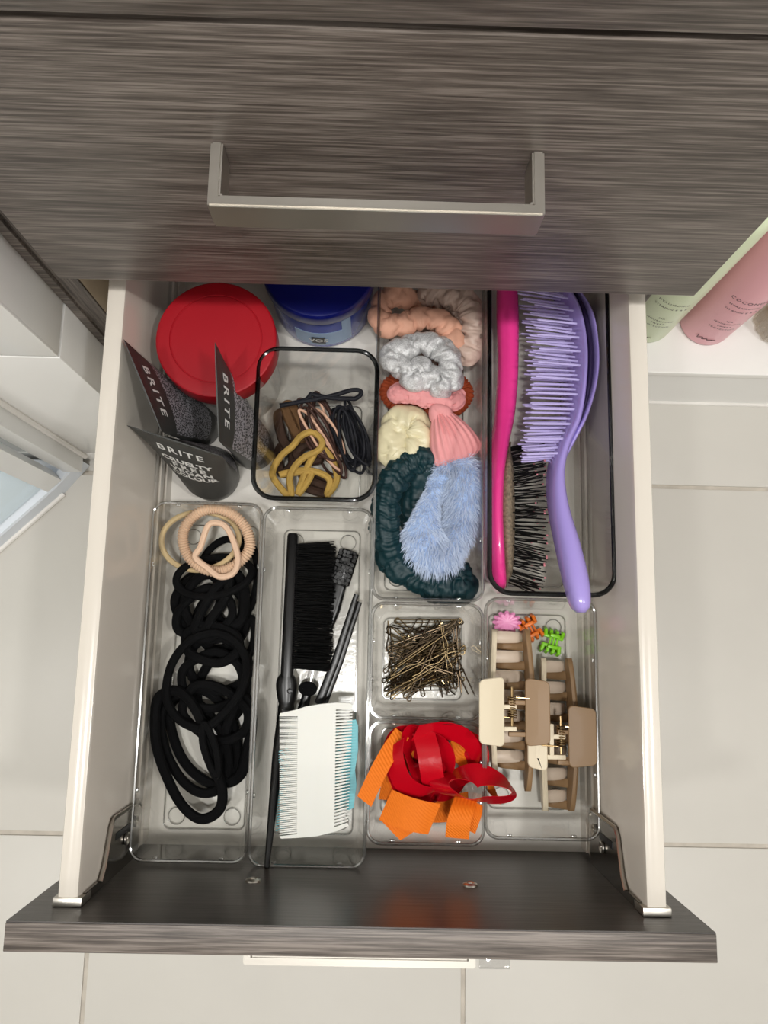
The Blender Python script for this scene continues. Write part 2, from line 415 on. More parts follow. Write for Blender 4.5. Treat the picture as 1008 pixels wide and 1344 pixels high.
dr1 = empty('closed_drawer', (0, 0, 17.33))
G().box(-W, W, 0, 1.65, 17.33, 38.1, bev=.07).build('front_panel', 'wood', dr1)
bow_handle(dr1, -7.58, 7.28, 0, 31.5)
G().box(-17.9, 17.6, 1.7, 42, 21.5, 22.2).build('drawer_base', 'base_white', dr1, smooth=False)
tag(dr1, 'closed grey wood-grain drawer with steel bow handle directly above the open drawer', 'drawer')
dr2 = empty('closed_drawer', (0, 0, 38.5))
G().box(-W, W, 0, 1.65, 38.5, 59.3, bev=.07).build('front_panel', 'wood', dr2)
bow_handle(dr2, -7.58, 7.28, 0, 52.7)
tag(dr2, 'closed grey wood-grain drawer front, second above the open drawer', 'drawer')
dr3 = empty('closed_drawer', (0, 0, 59.7))
G().box(-W, W, 0, 1.65, 59.7, 80.5, bev=.07).build('front_panel', 'wood', dr3)
bow_handle(dr3, -7.58, 7.28, 0, 73.9)
tag(dr3, 'closed grey wood-grain drawer front just under the countertop', 'drawer')

# ---- the open drawer
YP = -39.065; YI = -37.475; ZP = 16.53
XI, XO, ZS = 16.73, 18.03, 14.1
od = empty('open_drawer', (0, -18, 0))
G().box(-W, W, YP, YI-.08, -3.9, ZP, bev=.07).build('front_panel', 'wood', od)
G().box(-W+.03, W-.03, YI-.08, YI, -3.87, ZP-.03).build('inner_face', 'wood_inner_shaded', od, smooth=False)
G().box(-XI-.6, XI+.6, YI+.02, 12.2, -1.5, -.02).build('drawer_base', 'base_white', od, smooth=False)
G().box(-XI-.5, XI+.5, 11.4, 12.2, -.02, 11).build('back_panel', 'base_white', od, smooth=False)
for sx in (-1, 1):
    # hollow metal side: rounded top bar, inner skin, small stepped ribs near the base
    prof = [(XO, -1.5), (XO, ZS-.35), (XO-.12, ZS-.08), (XO-.4, ZS), (XI+.32, ZS), (XI+.08, ZS-.1), (XI, ZS-.4), (XI, 5.2), (XI-.08, 5.0), (XI-.08, 3.9),
            (XI+.02, 3.8), (XI+.02, 3.2), (XI-.1, 3.1), (XI-.1, 2.2), (XI, 2.1), (XI, 1.6), (XI-.14, 1.5), (XI-.14, -1.5)]
    R = [[Vector((sx*a, y, b)) for a, b in prof] for y in (YI+.35, 12.2)]
    sd = G().rings(R).build('side_panel', 'side_white', od, sharp=50)
    # steel bracket holding the front panel
    bx = XI-.22
    yb = YI+.02
    pl = [(yb, 13.2), (yb+.55, 13.4), (yb+.55, 11.0), (yb+1.2, 10.4), (yb+3.4, 9.6), (yb+3.9, 9.1), (yb+3.9, 3.4), (yb+3.4, 2.9), (yb, 2.9)]
    R = [[Vector((sx*q, a, b)) for a, b in pl] for q in (bx, XI-.02)]
    br = G().rings(R).build('bracket', 'chrome', od, smooth=False)
    rim_ = [(yb+.5, 11.0), (yb+1.2, 10.4), (yb+3.4, 9.6), (yb+3.85, 9.1), (yb+3.85, 3.5), (yb+3.4, 3.0)]
    G().tube([Vector((sx*(bx-.02), a, b)) for a, b in rim_], .13, 6).build('bracket_edge', 'steel', br)
    G().box(*sorted((sx*(XI-.25), sx*(XO+.15))), yb, yb+.5, 12.6, ZS+.12, bev=.06).build('bracket_cap', 'steel', br)
    for yy, zq in ((1.9, 6.2), (2.6, 4.3)):
        c0 = Vector((sx*(bx-.05), yb+yy, zq)); ring = []
        G().rings([[c0+Vector((-sx*h_, r2*math.cos(2*PI*j/16), r2*math.sin(2*PI*j/16))) for j in range(16)] for h_, r2 in ((0,.42), (.12,.42), (.16,.34), (.08,.14), (.02,.12))]).build('screw', 'steel', br)
    G().box(*sorted((sx*(bx-.04), sx*(bx+.02))), yb+2.3, yb+2.75, 5.4, 8.4, bev=.015).build('bracket_slot', 'dark_box', br)
for sxx, szz in ((-7.3, 8.57), (6.95, 8.71)):
    sr = [[Vector((sxx+r2*math.cos(2*PI*j/24), YI+h_, szz+r2*math.sin(2*PI*j/24))) for j in range(24)] for h_, r2 in ((0,.5), (.1,.48), (.18,.3), (.14,.2), (.06,.16), (.06,.02))]
    G().rings(sr).build('handle_screw', 'steel', od)
bow_handle(od, -7.55, 7.2, YP, 9.75)
G().box(7.35, 9.3, YP-2.9, YP, 9.9, 10.25, bev=.05).build('plastic_tab', 'clear_stick', od)
tag(od, 'open grey wood-grain drawer with cream metal sides, filled with hair accessories in clear trays', 'drawer')

# ================================================================== CLEAR TRAYS
def tray(x, y, w_, l_, h, name, label, rot=0, smoky=False, inset_b=.55, flo=1.0, r=.95, notch=True):
    root = empty(name, (x, y, 0)); th = .17
    def sec(ins, z): return rrect(x, y, w_-2*ins, l_-2*ins, max(.3, r-ins*.2), z)
    L = [(0, h-.12), (inset_b*.5, h*.5), (inset_b*.85, 1.1), (inset_b, .55), (inset_b+.2, .2), (flo, .06)]
    outer = [sec(a, z) for a, z in L]; inner = [sec(a+th, z+(th if z < 1 else 0)) for a, z in L[::-1]]
    body = G(); body.rings(outer, cap=False); body.rings(inner, cap=False)
    n = len(outer[0]); k1 = 0; k2 = (len(outer)+len(inner)-1)*n
    body.f += [(k1+j, k1+(j+1) % n, k2+(j+1) % n, k2+j) for j in range(n)]; body.m += [0]*n
    M1 = 'smoky' if smoky else 'acrylic'; M2 = 'smoky_rim' if smoky else 'acrylic_rim'
    bo = body.build('tray_wall', M1, root, sharp=60)
    f = G(); f.add(sec(flo, .06), [tuple(range(n))]); f.add(sec(flo+th, .06+th), [tuple(range(n))])
    f.build('tray_floor', 'acrylic_floor', root, smooth=False)
    rr = G(); q = .17 if smoky else .13
    R = []
    P = rrect(x, y, w_-2*.08, l_-2*.08, r, h-.1)
    rr.tube(P, q, 8, closed=True); rr.build('rim', M2, root)
    # raised line where wall meets floor
    G().tube(rrect(x, y, w_-2*(flo+.05), l_-2*(flo+.05), .5, .24), .06, 6, closed=True).build('floor_ridge', 'acrylic_rim', root)
    if notch:
        for a, b in ((-.28, 1), (.28, 1), (-.28, -1), (.28, -1)):
            cx, cy = x+a*w_, y+b*(l_/2-.2)
            G().box(cx-.17, cx+.17, cy-.1, cy+.1, h-.55, h-.28, bev=.05).build('stacking_nub', 'acrylic_rim', root)
        for a, b in ((1, .32), (1, -.32), (-1, .32), (-1, -.32)):
            cx, cy = x+a*(w_/2-.2), y+b*l_*(.5+.5*min(1, (l_-8)/18))
            G().box(cx-.1, cx+.1, cy-.17, cy+.17, h-.55, h-.28, bev=.05).build('stacking_nub', 'acrylic_rim', root)
        for a in (-1, 1):
            for b in (-1, 1):
                c_ = Vector((x+a*(w_/2-flo-1.0), y+b*(l_/2-flo-1.0), .26))
                G().tube([c_+Vector((.62*math.cos(2*PI*j/24), .62*math.sin(2*PI*j/24), 0)) for j in range(24)], .045, 6, closed=True).build('foot_ring', 'acrylic_rim', root)
    tag(root, label, 'tray', 'clear plastic drawer trays'); root.rotation_euler.z = rot
    return root
BW = 8.34
tray(-12.36, -24.55, BW-.1, 25.5, 5.4, 'organizer_tray', 'long clear plastic tray holding black and beige hair ties')
tray(-4.08, -24.75, BW-.1, 25.5, 5.4, 'organizer_tray', 'long clear plastic tray holding brushes and combs')
tray(4.17, -23.12, BW-.05, BW+.05, 5.4, 'organizer_tray', 'small square clear tray holding bobby pins')
tray(4.22, -31.66, BW+.0, BW+.1, 5.4, 'organizer_tray', 'small square clear tray holding red and orange ribbons')
tray(12.5, -26.9, BW-.1, 16.95, 5.4, 'organizer_tray', 'clear plastic tray holding hair claw clips')
tray(4.17, -6.05, BW, 25.5, 5.4, 'organizer_tray', 'long clear plastic tray packed with scrunchies')
tray(-4.16, -6.75, 8.6, 11.0, 10.0, 'deep_organizer_bin', 'deep clear bin with dark rim holding brown and gold hair ties', smoky=True, inset_b=.8, flo=1.25, r=1.5, notch=False)
tray(12.36, -4.45, 8.75, 28, 10.0, 'deep_organizer_bin', 'deep clear bin with dark rim holding two hairbrushes', smoky=True, inset_b=.7, flo=1.2, r=1.5, notch=False)

# ================================================================== HELPERS FOR SOFT THINGS
def tie(name, pts, z, r, m, label, group, n=64, ns=8, ridge=None, wob=.0, seed=0, flat=1.0):
    P = spline(px(pts, z), n, True)
    for i, p in enumerate(P):
        p.z += wob*math.sin(2*PI*(2*i/n)+seed)
        p.z = max(p.z, r*flat+.26)
    rr = r if ridge is None else (lambda t: r*(1+.13*math.sin(2*PI*ridge*t)))
    gg = G().tube(P, rr, ns, closed=True, flat=flat)
    c = sum(P, Vector())/len(P); c.z = min(p.z for p in P)-r
    o = gg.recentre(name, m, c); return tag(o, label, 'hair tie', group)
def ell(cx, cy, rx, ry, rot=0, n=10, z0=None, tilt=0, jit=0, seed=0):
    rd = random.Random(seed); out = []
    for i in range(n):
        a = 2*PI*i/n; x = rx*math.cos(a)*(1+rd.uniform(-jit, jit)); y = ry*math.sin(a)*(1+rd.uniform(-jit, jit))
        c, s_ = math.cos(rot), math.sin(rot); X = x*c-y*s_; Y = x*s_+y*c
        out.append((cx+X, cy+Y) if z0 is None else (cx+X, cy+Y, z0+tilt*math.cos(a)))
    return out
def ruffle(name, pts, z, R, m, label, folds=26, amp=.2, fine=.06, flat=.8, closed=True, n=260, ns=26, seed=0, sec=.3, long=0, parent=None, sharp=80):
    """gathered fabric tube (scrunchie): transverse gathers over a path"""
    P = spline(px(pts, z), n, closed); T = []
    k = len(P); Rg = []
    off = Vector((seed*3.1, seed*1.7, seed*.9))
    for i in range(k):
        a = P[(i-1) % k] if (closed or i) else P[i]; b = P[(i+1) % k] if (closed or i < k-1) else P[i]
        t = (b-a).normalized(); x = t.cross(Vector((0,0,1))).normalized(); nn = x.cross(t).normalized()
        s_ = i/k; e = 1.0
        if not closed:
            e = min(1, (min(s_, 1-s_)/.07))**.5*.98+.02
        q = R(s_) if callable(R) else R
        ring = []
        for j in range(ns):
            th = 2*PI*j/ns
            nq = noise.noise(off+Vector((math.cos(th)*.8+3, math.sin(th)*.8, s_*folds*.3)))
            ph = folds*s_*2*PI + 3.2*nq + 1.6*noise.noise(off+Vector((math.cos(th)*1.1, math.sin(th)*1.1, s_*folds*.55)))*2.2 + .9*math.sin(th+seed)
            gth = 1-abs(math.sin(ph/2)); gth = -(gth**2.2)-sec*(1-abs(math.sin(ph*1.37+2.1*nq+seed)))**2
            nz = noise.noise(off+P[i]*.55+Vector((math.cos(th), math.sin(th), 0))*.7)
            nf = noise.noise(off+P[i]*2.1+Vector((math.cos(th), math.sin(th), 0))*1.6)
            lg = long*(abs(math.sin(th*5+1.5*math.sin(s_*9+seed)))-.5) if long else 0
            d = q*e*(1+amp*gth+.22*nz+fine*nf+lg)
            p = P[i]+x*math.cos(th)*d+nn*math.sin(th)*d*flat
            p.z = max(p.z, .26)
            ring.append(p)
        Rg.append(ring)
    gg = G().rings(Rg, closed=closed)
    if parent is not None: return gg.build(name, m, parent, sharp=sharp)
    c = sum(P, Vector())/k; c.z = min(p.z for p in gg.v)
    o = gg.recentre(name, m, c, sharp=sharp); return tag(o, label, 'scrunchie')

# ================================================================== BACK LEFT: JARS AND TUBES
rj = empty('lidded_jar', (-11.5, -.75, 0)); c = (-11.5, -.75)
G().lathe(c, [(.01,.02), (3.3,.02), (3.5,.25), (3.5,7.2), (3.4,7.95), (.01,7.95)], 56).build('jar_body', 'jar_white', rj)
G().lathe(c, [(.01,9.97), (3.2,9.97), (3.24,9.93), (3.28,9.93), (3.32,10.0), (3.7,10.01), (4.18,9.98), (4.27,9.93), (4.3,9.84), (4.3,8.1), (4.24,7.95), (4.1,7.9), (.01,7.9)], 72).build('lid', 'red_lid', rj, sharp=25)
tag(rj, 'round jar with a wide red screw lid behind the black tubes', 'jar')
c = (-4.65, 6.75); bj = empty('lidded_jar', (c[0], c[1], 0))
G().lathe(c, [(.01,.02), (3.9,.02), (4.15,.25), (4.2,.9), (4.22,5.2), (4.1,5.5), (.01,5.5)], 64).build('jar_body', 'blue_jar', bj)
G().lathe(c, [(.01,7.0), (4.1,7.0), (4.3,6.95), (4.42,6.8), (4.45,6.6), (4.45,5.6), (4.4,5.5), (.01,5.5)], 72).build('lid', 'blue_lid', bj)
def cyl_patch(name, c, r, a0, a1, z0, z1, m, parent, n=12):
    g1 = G(); R = []
    for i in range(n+1):
        a = a0+(a1-a0)*i/n; d = Vector((math.cos(a), math.sin(a), 0))
        R.append([Vector((c[0],c[1],z))+d*q for q, z in ((r, z0), (r+.03, z0), (r+.03, z1), (r, z1))])
    return g1.rings(R).build(name, m, parent)
cyl_patch('label', c, 4.2, -PI*.66, -PI*.36, .9, 3.3, 'label_pale', bj)
cyl_patch('label_flash', c, 4.22, -PI*.36, -PI*.30, 1.0, 5.0, 'label_pale', bj)
cyl_patch('badge', c, 4.24, -PI*.555, -PI*.47, 1.3, 2.5, 'label_black', bj)
def oncyl(c, r, a, z): return lambda u, v: Vector((c[0]+r*math.cos(a+u/r), c[1]+r*math.sin(a+u/r), z+v))
lettering('VO5', .85, oncyl(c, 4.29, -PI*.512, 1.9), 'ink_white', bj, bold=.02)
tag(bj, 'round translucent blue jar with dark blue lid beside the red lidded jar', 'jar')

def squeeze_tube(label, base, r, L, Rr, sign, texts, H0=2.2):
    root = empty('squeeze_tube', (base[0], base[1], 0.02)); L = Vector(L); Rr = Vector(Rr)
    X = (Rr-L).normalized(); hw = (Rr-L).length/2; top = (L+Rr)/2; bot = Vector((base[0], base[1], .02)); ax = top-bot
    N = ax.cross(X).normalized()*sign
    def ab(s_):
        if s_ > .93: return hw, .05
        k = max(0, (s_-.12)/.81); return r+(hw-r)*k**.9, max(.05, r*(1-k)**.85+.04*k)
    def surf(s_, th):
        a, b = ab(s_); return bot+ax*s_+X*a*math.cos(th)+N*b*math.sin(th)
    ss = [.14+.86*i/28 for i in range(29)]; n = 40
    R = [[surf(s_, 2*PI*j/n) for j in range(n)] for s_ in ss]
    g1 = G().rings(R)
    # back face carries fine print between 30 % and 88 % of the height
    k = 0
    for i in range(28):
        for j in range(n):
            th = 2*PI*(j+.5)/n
            if .18 < ss[i] < .74 and math.sin(th) < -.3: g1.m[k] = 1
            k += 1
    body = g1.build('tube_body', ['tube_black', 'tube_print'], root, sharp=50)
    cr = r*.97
    G().rings([[bot+ax*h_+Vector((q*cr*math.cos(2*PI*j/32), q*cr*math.sin(2*PI*j/32), 0)) for j in range(32)] for h_, q in ((0,.9), (.006,.97), (.13,1), (.14,.98), (.15,.4))]).build('cap', 'tube_cap', root)
    UPv = ax.normalized(); Lh = ax.length
    flip = 1 if UPv.cross(N).dot(X) > 0 else -1
    def onface(s0, u0=0, side=1):
        def fn(u, v):
            # side = -1: on the other face, print running the other way up
            s_ = s0+v*side/Lh; a, b = ab(min(.999, s_)); uu = max(-a*.98, min(a*.98, (u+u0)*flip))
            return bot+ax*s_+X*uu+N*side*(b*math.sqrt(max(0, 1-(uu/a)**2))+.035)
        return fn
    for body_, size, s0, u0, spc, bold, sd_ in texts: lettering(body_, size, onface(s0, u0, sd_), 'ink_white', root, spc, bold)
    tag(root, label, 'tube'); return root
TX = [('BRITE', 1.15, .835, 0, 1.25, .02, 1), ('CRUELTY', .9, .705, .15, 1.0, .045, 1), ('FREE', .9, .635, .2, 1.5, .045, 1), ('VEGAN', .9, .565, .25, 1.15, .045, 1), ('COLOUR', .85, .495, .3, 1.0, .045, 1)]
TB = [('BRITE', 1.15, .87, 0, 1.35, .02, -1)]
squeeze_tube('black squeeze tube lettered BRITE and CRUELTY beside the ties tray', (-13.1, -8.75), 2.2, U(166,558,z=12), U(291,599,z=12), -1, TX)
squeeze_tube('black squeeze tube lettered BRITE leaning on the cream drawer side', (-14.5, -4.7), 1.75, U(162,445,z=14.4), U(212,566,z=13.6), -1, TB)
squeeze_tube('black squeeze tube lettered BRITE between the red lid and the deep bin', (-9.9, -6.5), 1.75, U(282,449,z=14), U(287,578,z=13), -1, TB)

# ================================================================== HAIR TIES, LONG TRAY
GB = 'black hair ties in the long tray'
def bt(pts, z, r=.3, **k): return tie('hair_tie', pts, z, r*1.13, 'black_tie', LB, GB, **k)
LB = 'thick black elastic hair tie heaped in the long clear tray'
bt(ell(281, 757, 50, 25, -.16), 2.7, .27, wob=.25)
bt([(268,733),(281,716),(297,708),(312,712),(318,724),(300,738),(282,742)], 1.6, .26)
bt([(322,706),(334,725),(338,750),(334,782),(322,806),(300,818),(286,806),(296,770),(304,735)], 1.0, .27)
bt(ell(276, 797, 45, 42, .2, jit=.06, seed=1), 1.4, .36)
bt(ell(283, 790, 38, 44, .6, jit=.1, seed=2), 2.0, .34)
bt(ell(270, 806, 38, 30, -.5, jit=.1, seed=3), 2.2, .3)
bt(ell(292, 812, 33, 40, .1, jit=.1, seed=4), .8, .33)
bt(ell(262, 783, 27, 34, .4, jit=.1, seed=5), .7, .3)
bt([(301,760),(296,785),(280,808),(268,828),(256,824),(268,796),(285,770)], 2.6, .33)
LB = 'wide black hair tie ring lying on top of the heap'
bt([(218,912),(226,872),(250,841),(281,831),(308,842),(323,868),(320,900),(300,930),(270,955),(246,952),(228,938)], 3.1, .29, wob=.2)
LB = 'long black hair tie loop at the front of the heap'
bt([(204,929),(205,977),(220,1022),(240,1058),(264,1075),(287,1064),(292,1040),(284,1010),(272,968),(256,930),(236,908),(214,910)], 2.6, .34)
LB = 'thick black elastic hair tie heaped in the long clear tray'
bt([(212,935),(216,980),(236,1020),(262,1040),(288,1034),(300,1000),(290,960),(262,925),(235,912)], 1.6, .33)
bt([(224,925),(230,975),(252,1012),(285,1030),(306,1010),(310,970),(296,930),(262,905)], 1.0, .34)
bt([(331,943),(326,985),(316,1016),(298,1026),(288,1004),(296,960),(310,925),(322,918)], 1.7, .36)
bt([(327,930),(326,975),(312,1010),(302,990),(302,950),(308,915),(318,905)], .8, .33)
bt(ell(286, 872, 40, 34, .3, jit=.08, seed=6), 1.2, .33)
bt(ell(278, 894, 42, 36, -.2, jit=.08, seed=7), 1.9, .31)
bt(ell(292, 905, 32, 46, .2, jit=.08, seed=8), .7, .33)
bt(ell(282, 935, 46, 34, .5, jit=.08, seed=9), 2.2, .32)
LB = 'thin twisted black hair tie on top of the long loop'
bt([(268,950),(280,972),(286,998),(285,1020),(276,1006),(266,975)], 3.4, .24)
LB = 'thick black elastic hair tie heaped in the long clear tray'
bt(ell(278, 845, 36, 24, .1, jit=.08, seed=10), 2.4, .33)
bt([(330,812),(334,835),(326,860),(310,850),(316,825)], .9, .28)
GE = 'beige hair ties in the long tray'
tie('hair_tie', ell(283.5, 709.5, 44, 40, .25, jit=.03, seed=2), 3.6, .40, 'beige_tie', 'thick beige spiral-ribbed hair tie on top of black ties', GE, n=620, ridge=74, ns=12, wob=.2)
tie('hair_tie', ell(263, 710, 51, 38, -.1, n=12), 3.0, .22, 'tan_tie', 'thin smooth tan hair tie under a ribbed beige one', GE, wob=.3)
tie('hair_tie', [(272,692),(283,686),(297,692),(307,712),(312,735),(306,752),(289,757),(272,745),(256,731),(263,717)], 4.4, .24, 'peach_tie', 'peach flat hair tie looped over the ribbed beige one', GE, wob=.1)

# ================================================================== DEEP BIN WITH BROWN TIES
def cz(p): return (320+p[0]/5.305, 440+p[1]/5.305)
GC = 'hair ties in the deep dark-rimmed bin'
def ct(pts, z, r, m, label, **k): return tie('hair_tie', [cz(p)+tuple(p[2:]) for p in pts], z, r, m, label, GC, **k)
LBr = 'thick dark brown hair tie under the gold ties'
ct([(240,560),(300,560),(360,700),(330,790),(270,720)], 1.6, .42, 'brown_tie', LBr)
ct([(290,500),(340,500),(410,640),(400,720),(340,640)], 2.0, .4, 'brown_light_tie', 'mid brown thick hair tie under the black bow-shaped tie')
ct([(400,780),(490,760),(520,860),(420,870),(370,830)], 1.5, .42, 'brown_tie', LBr)
ct([(440,1010),(580,1060),(560,1100),(430,1060)], 1.2, .36, 'brown_tie', LBr)
ct([(420,960),(580,1000),(590,1050),(440,1030)], .8, .36, 'brown_tie', LBr)
ct([(260,780),(330,800),(340,900),(270,960),(240,880)], .9, .42, 'brown_tie', LBr)
rd = random.Random(5)
LT = {'brown_thin_tie': 'thin dark brown elastic tie in the bundle', 'copper_tie': 'thin pale copper elastic tie in the brown bundle', 'navy_tie': 'thin navy black elastic tie beside the brown bundle'}
for k in range(13):
    m = 'copper_tie' if k in (3, 8, 11) else 'brown_thin_tie'
    cx = 520+rd.uniform(-50, 80); cy = 690+rd.uniform(-60, 80); rx = rd.uniform(35, 85); ry = rd.uniform(190, 260)
    ct(ell(cx, cy, rx, ry, -.42+rd.uniform(-.18, .15), n=9, jit=.08, seed=k), 1.0+k*.17, .115, m, LT[m], ns=6, wob=.25, seed=k)
for k in range(12):
    cx = 750+rd.uniform(-45, 40); cy = 690+rd.uniform(-50, 60); rx = rd.uniform(30, 80); ry = rd.uniform(190, 250)
    ct(ell(cx, cy, rx, ry, -.33+rd.uniform(-.15, .15), n=9, jit=.08, seed=k+40), .9+k*.19, .125, 'navy_tie', LT['navy_tie'], ns=6, wob=.25, seed=k)
ct([(250,490),(400,462),(600,425),(740,385),(805,385),(815,410),(780,440),(740,442),(600,436),(485,412),(470,408),(420,455)], 4.2, .19, 'navy_tie', 'black elastic tie stretched across the top of the brown bundle')
ct([(300,1110),(210,1000),(205,930),(260,840),(340,770),(400,700),(480,675),(545,740),(520,800),(420,850),(350,920),(320,1000),(330,1110)], 3.0, .27, 'gold_tie', 'mustard gold hair tie, loop nearer the red lid', n=90)
ct([(380,1105),(410,1000),(460,880),(530,790),(600,840),(645,950),(640,1030),(580,1110),(600,1010),(520,955),(400,940),(250,970),(330,960),(470,960)], 2.6, .27, 'gold_tie', 'mustard gold hair tie, loop crossing over the dark brown ties', n=110)

# ================================================================== SCRUNCHIES
ruffle('scrunchie', [(560,386,3.2),(590,386,3.8),(616,402,4.0),(622,438,4.0),(613,468,3.8),(606,450,3.0),(606,420,2.8),(588,400,2.8)], 3.8, 1.08, 'champagne', 'sheer champagne scrunchie beside the peach velvet one', folds=12, amp=.35, fine=.2, seed=2)
ruffle('scrunchie', [(525,389),(506,392),(498,412),(508,428),(533,424),(552,416),(574,420),(590,436),(594,454),(588,440,2.4),(568,414,2.2),(545,398,2.6)], 4.0, .98, 'peach_velvet', 'peach velvet scrunchie beside the blue jar', folds=13, amp=.32, sec=.15, seed=1)
ruffle('scrunchie', ell(560, 516, 50, 26, 0, n=10), 2.2, .78, 'rust', 'rust orange gathered scrunchie under the silver one', folds=46, amp=.24, seed=3)
ruffle('scrunchie', [(515,468),(537,456),(566,452),(586,466),(593,492),(580,507),(564,496),(552,484),(545,498),(534,486)], 4.7, 1.05, 'silver_glitter', 'silver glitter scrunchie on top of the rust one', folds=9, amp=.38, fine=.2, sec=.15, seed=4)
ruffle('scrunchie', [(518,598),(515,575),(524,556),(541,553),(548,568),(543,584),(532,592)], 3.3, 1.3, 'cream_satin', 'cream satin scrunchie beside the pink ribbed bow', folds=4, amp=.34, fine=.1, sec=.12, seed=6)
# pink ribbed bow scrunchie
pk = empty('bow_scrunchie', U(580, 555, z=.3)); tag(pk, 'pink ribbed scrunchie with a knotted bow tail', 'scrunchie')
ruffle('band', [(520,517,3.6),(540,518,3.9),(562,525,4.2),(590,530,4.2),(600,520,3.4),(570,508,3.0),(540,508,3.2)], 4, .62, 'pink_rib', '', folds=9, amp=.2, long=.28, seed=7, parent=pk)
def bow_tail(a, b, w0, w1, z0, z1, bulge, ribs, name, parent, m):
    a = U(*a, z=z0); b = U(*b, z=z1); ax = b-a; X = ax.cross(Vector((0,0,1))).normalized(); Nn = X.cross(ax).normalized(); R = []
    n = 96
    for i in range(31):
        s_ = i/30; hw = w0+(w1-w0)*(math.sin(min(1, s_*1.15)*PI/2)**.9)
        if s_ > .8: hw *= math.sqrt(max(.02, 1-((s_-.8)/.2)**2*.93))
        hb = (.35+bulge*math.sin(PI*min(1, s_*.95+.05)))*(1 if s_ < .95 else .6)
        ring = []
        for j in range(n):
            th = 2*PI*j/n; rib = 1+.035*math.cos(ribs*math.cos(th)*PI)
            ring.append(a+ax*s_+X*hw*math.cos(th)*1.0+Nn*hb*math.sin(th)*rib+Vector((0,0,.05*math.cos(ribs*math.cos(th)*PI)*(1 if math.sin(th) > 0 else 0))))
        R.append(ring)
    return G().rings(R).build(name, m, parent, sharp=80)
bow_tail((577,541), (606,608), .6, 2.05, 4.3, 3.5, .95, 8, 'bow_tail', pk, 'pink_rib')
ruffle('knot', [(572,538,4.5),(583,540,4.6),(584,549,4.5),(573,548,4.4)], 4.4, .55, 'pink_rib', '', folds=3, amp=.1, n=60, ns=16, parent=pk)
ruffle('scrunchie', [(560,606,3.2),(540,608,3.4),(522,624,3.6),(508,648,3.8),(504,680,3.6),(509,712,3.2),(521,740,2.6),(548,757,2.2),(580,767,2.0),(604,770,1.8),(590,745,1.4),(560,720,1.4),(545,660,1.6)], 3, lambda t: 1.28-.15*math.sin(2*PI*t), 'green_velvet', 'dark green velvet scrunchie wrapped around the blue fluffy one', folds=20, amp=.2, fine=.08, sec=.5, long=.14, seed=8, n=420, ns=40)
# blue fluffy scrunchie
fl_ = empty('fluffy_scrunchie', U(585, 690, z=.4)); tag(fl_, 'pale blue fluffy faux-fur scrunchie', 'scrunchie')
bp_ = spline(px([(604,622,3.2),(612,650,3.4),(606,682,3.2),(594,708,3.2),(580,730,3.2),(562,722,3.3),(557,696,3.4),(562,668,3.4),(572,645,3.2),(588,625,3.1)], 3), 120, True)
Rg = []; Rn = []
for i, p in enumerate(bp_):
    t = (bp_[(i+1) % 120]-bp_[i-1]).normalized(); x = t.cross(Vector((0,0,1))).normalized(); nn = x.cross(t)
    R0 = 1.32+.22*math.sin(2*PI*i/120*2+1.0)-(.45 if 72 < i < 104 else 0)*math.sin(PI*(i-72)/32)
    Rg.append([p+(x*math.cos(2*PI*j/20)+nn*math.sin(2*PI*j/20)*.85)*R0*(1+.12*noise.noise(p*.8+Vector((math.cos(2*PI*j/20),0,math.sin(2*PI*j/20))))) for j in range(20)])
G().rings(Rg, closed=True).build('fluffy_core', 'blue_fluff', fl_, sharp=180)
fur = G(); rd = random.Random(11)
for k in range(15000):
    i = rd.randrange(120); j = rd.randrange(20); u, v_ = rd.random(), rd.random()
    a = Rg[i][j].lerp(Rg[(i+1) % 120][j], u); b = Rg[i][(j+1) % 20].lerp(Rg[(i+1) % 120][(j+1) % 20], u); p = a.lerp(b, v_)
    if p.z < 1.6: continue
    nrm = (p-bp_[i]).normalized(); t = (bp_[(i+1) % 120]-bp_[i-1]).normalized()
    comb = Vector((0, -1, 0))*.55+Vector((.12*math.sin(p.y*3), 0, 0))
    clump = noise.noise_vector(p*1.8)*.5
    d = (nrm*.75+comb+clump+Vector((rd.gauss(0,.16), rd.gauss(0,.16), rd.gauss(0,.12)))).normalized()
    ln = rd.uniform(.55, .95)*(.45 if 72 < i < 104 else 1); sd_ = d.cross(Vector((rd.gauss(0,1), rd.gauss(0,1), rd.gauss(0,1)))).normalized()*.03
    q1 = p+d*ln*.5; q2 = p+(d+Vector((0,-.25,-.2))).normalized()*ln
    fur.add([p-sd_, p+sd_, q1+sd_*.7, q1-sd_*.7, q2], [(0,1,2,3), (3,2,4)])
fo = fur.build('fur', 'blue_fur', fl_); fo['kind'] = 'stuff'

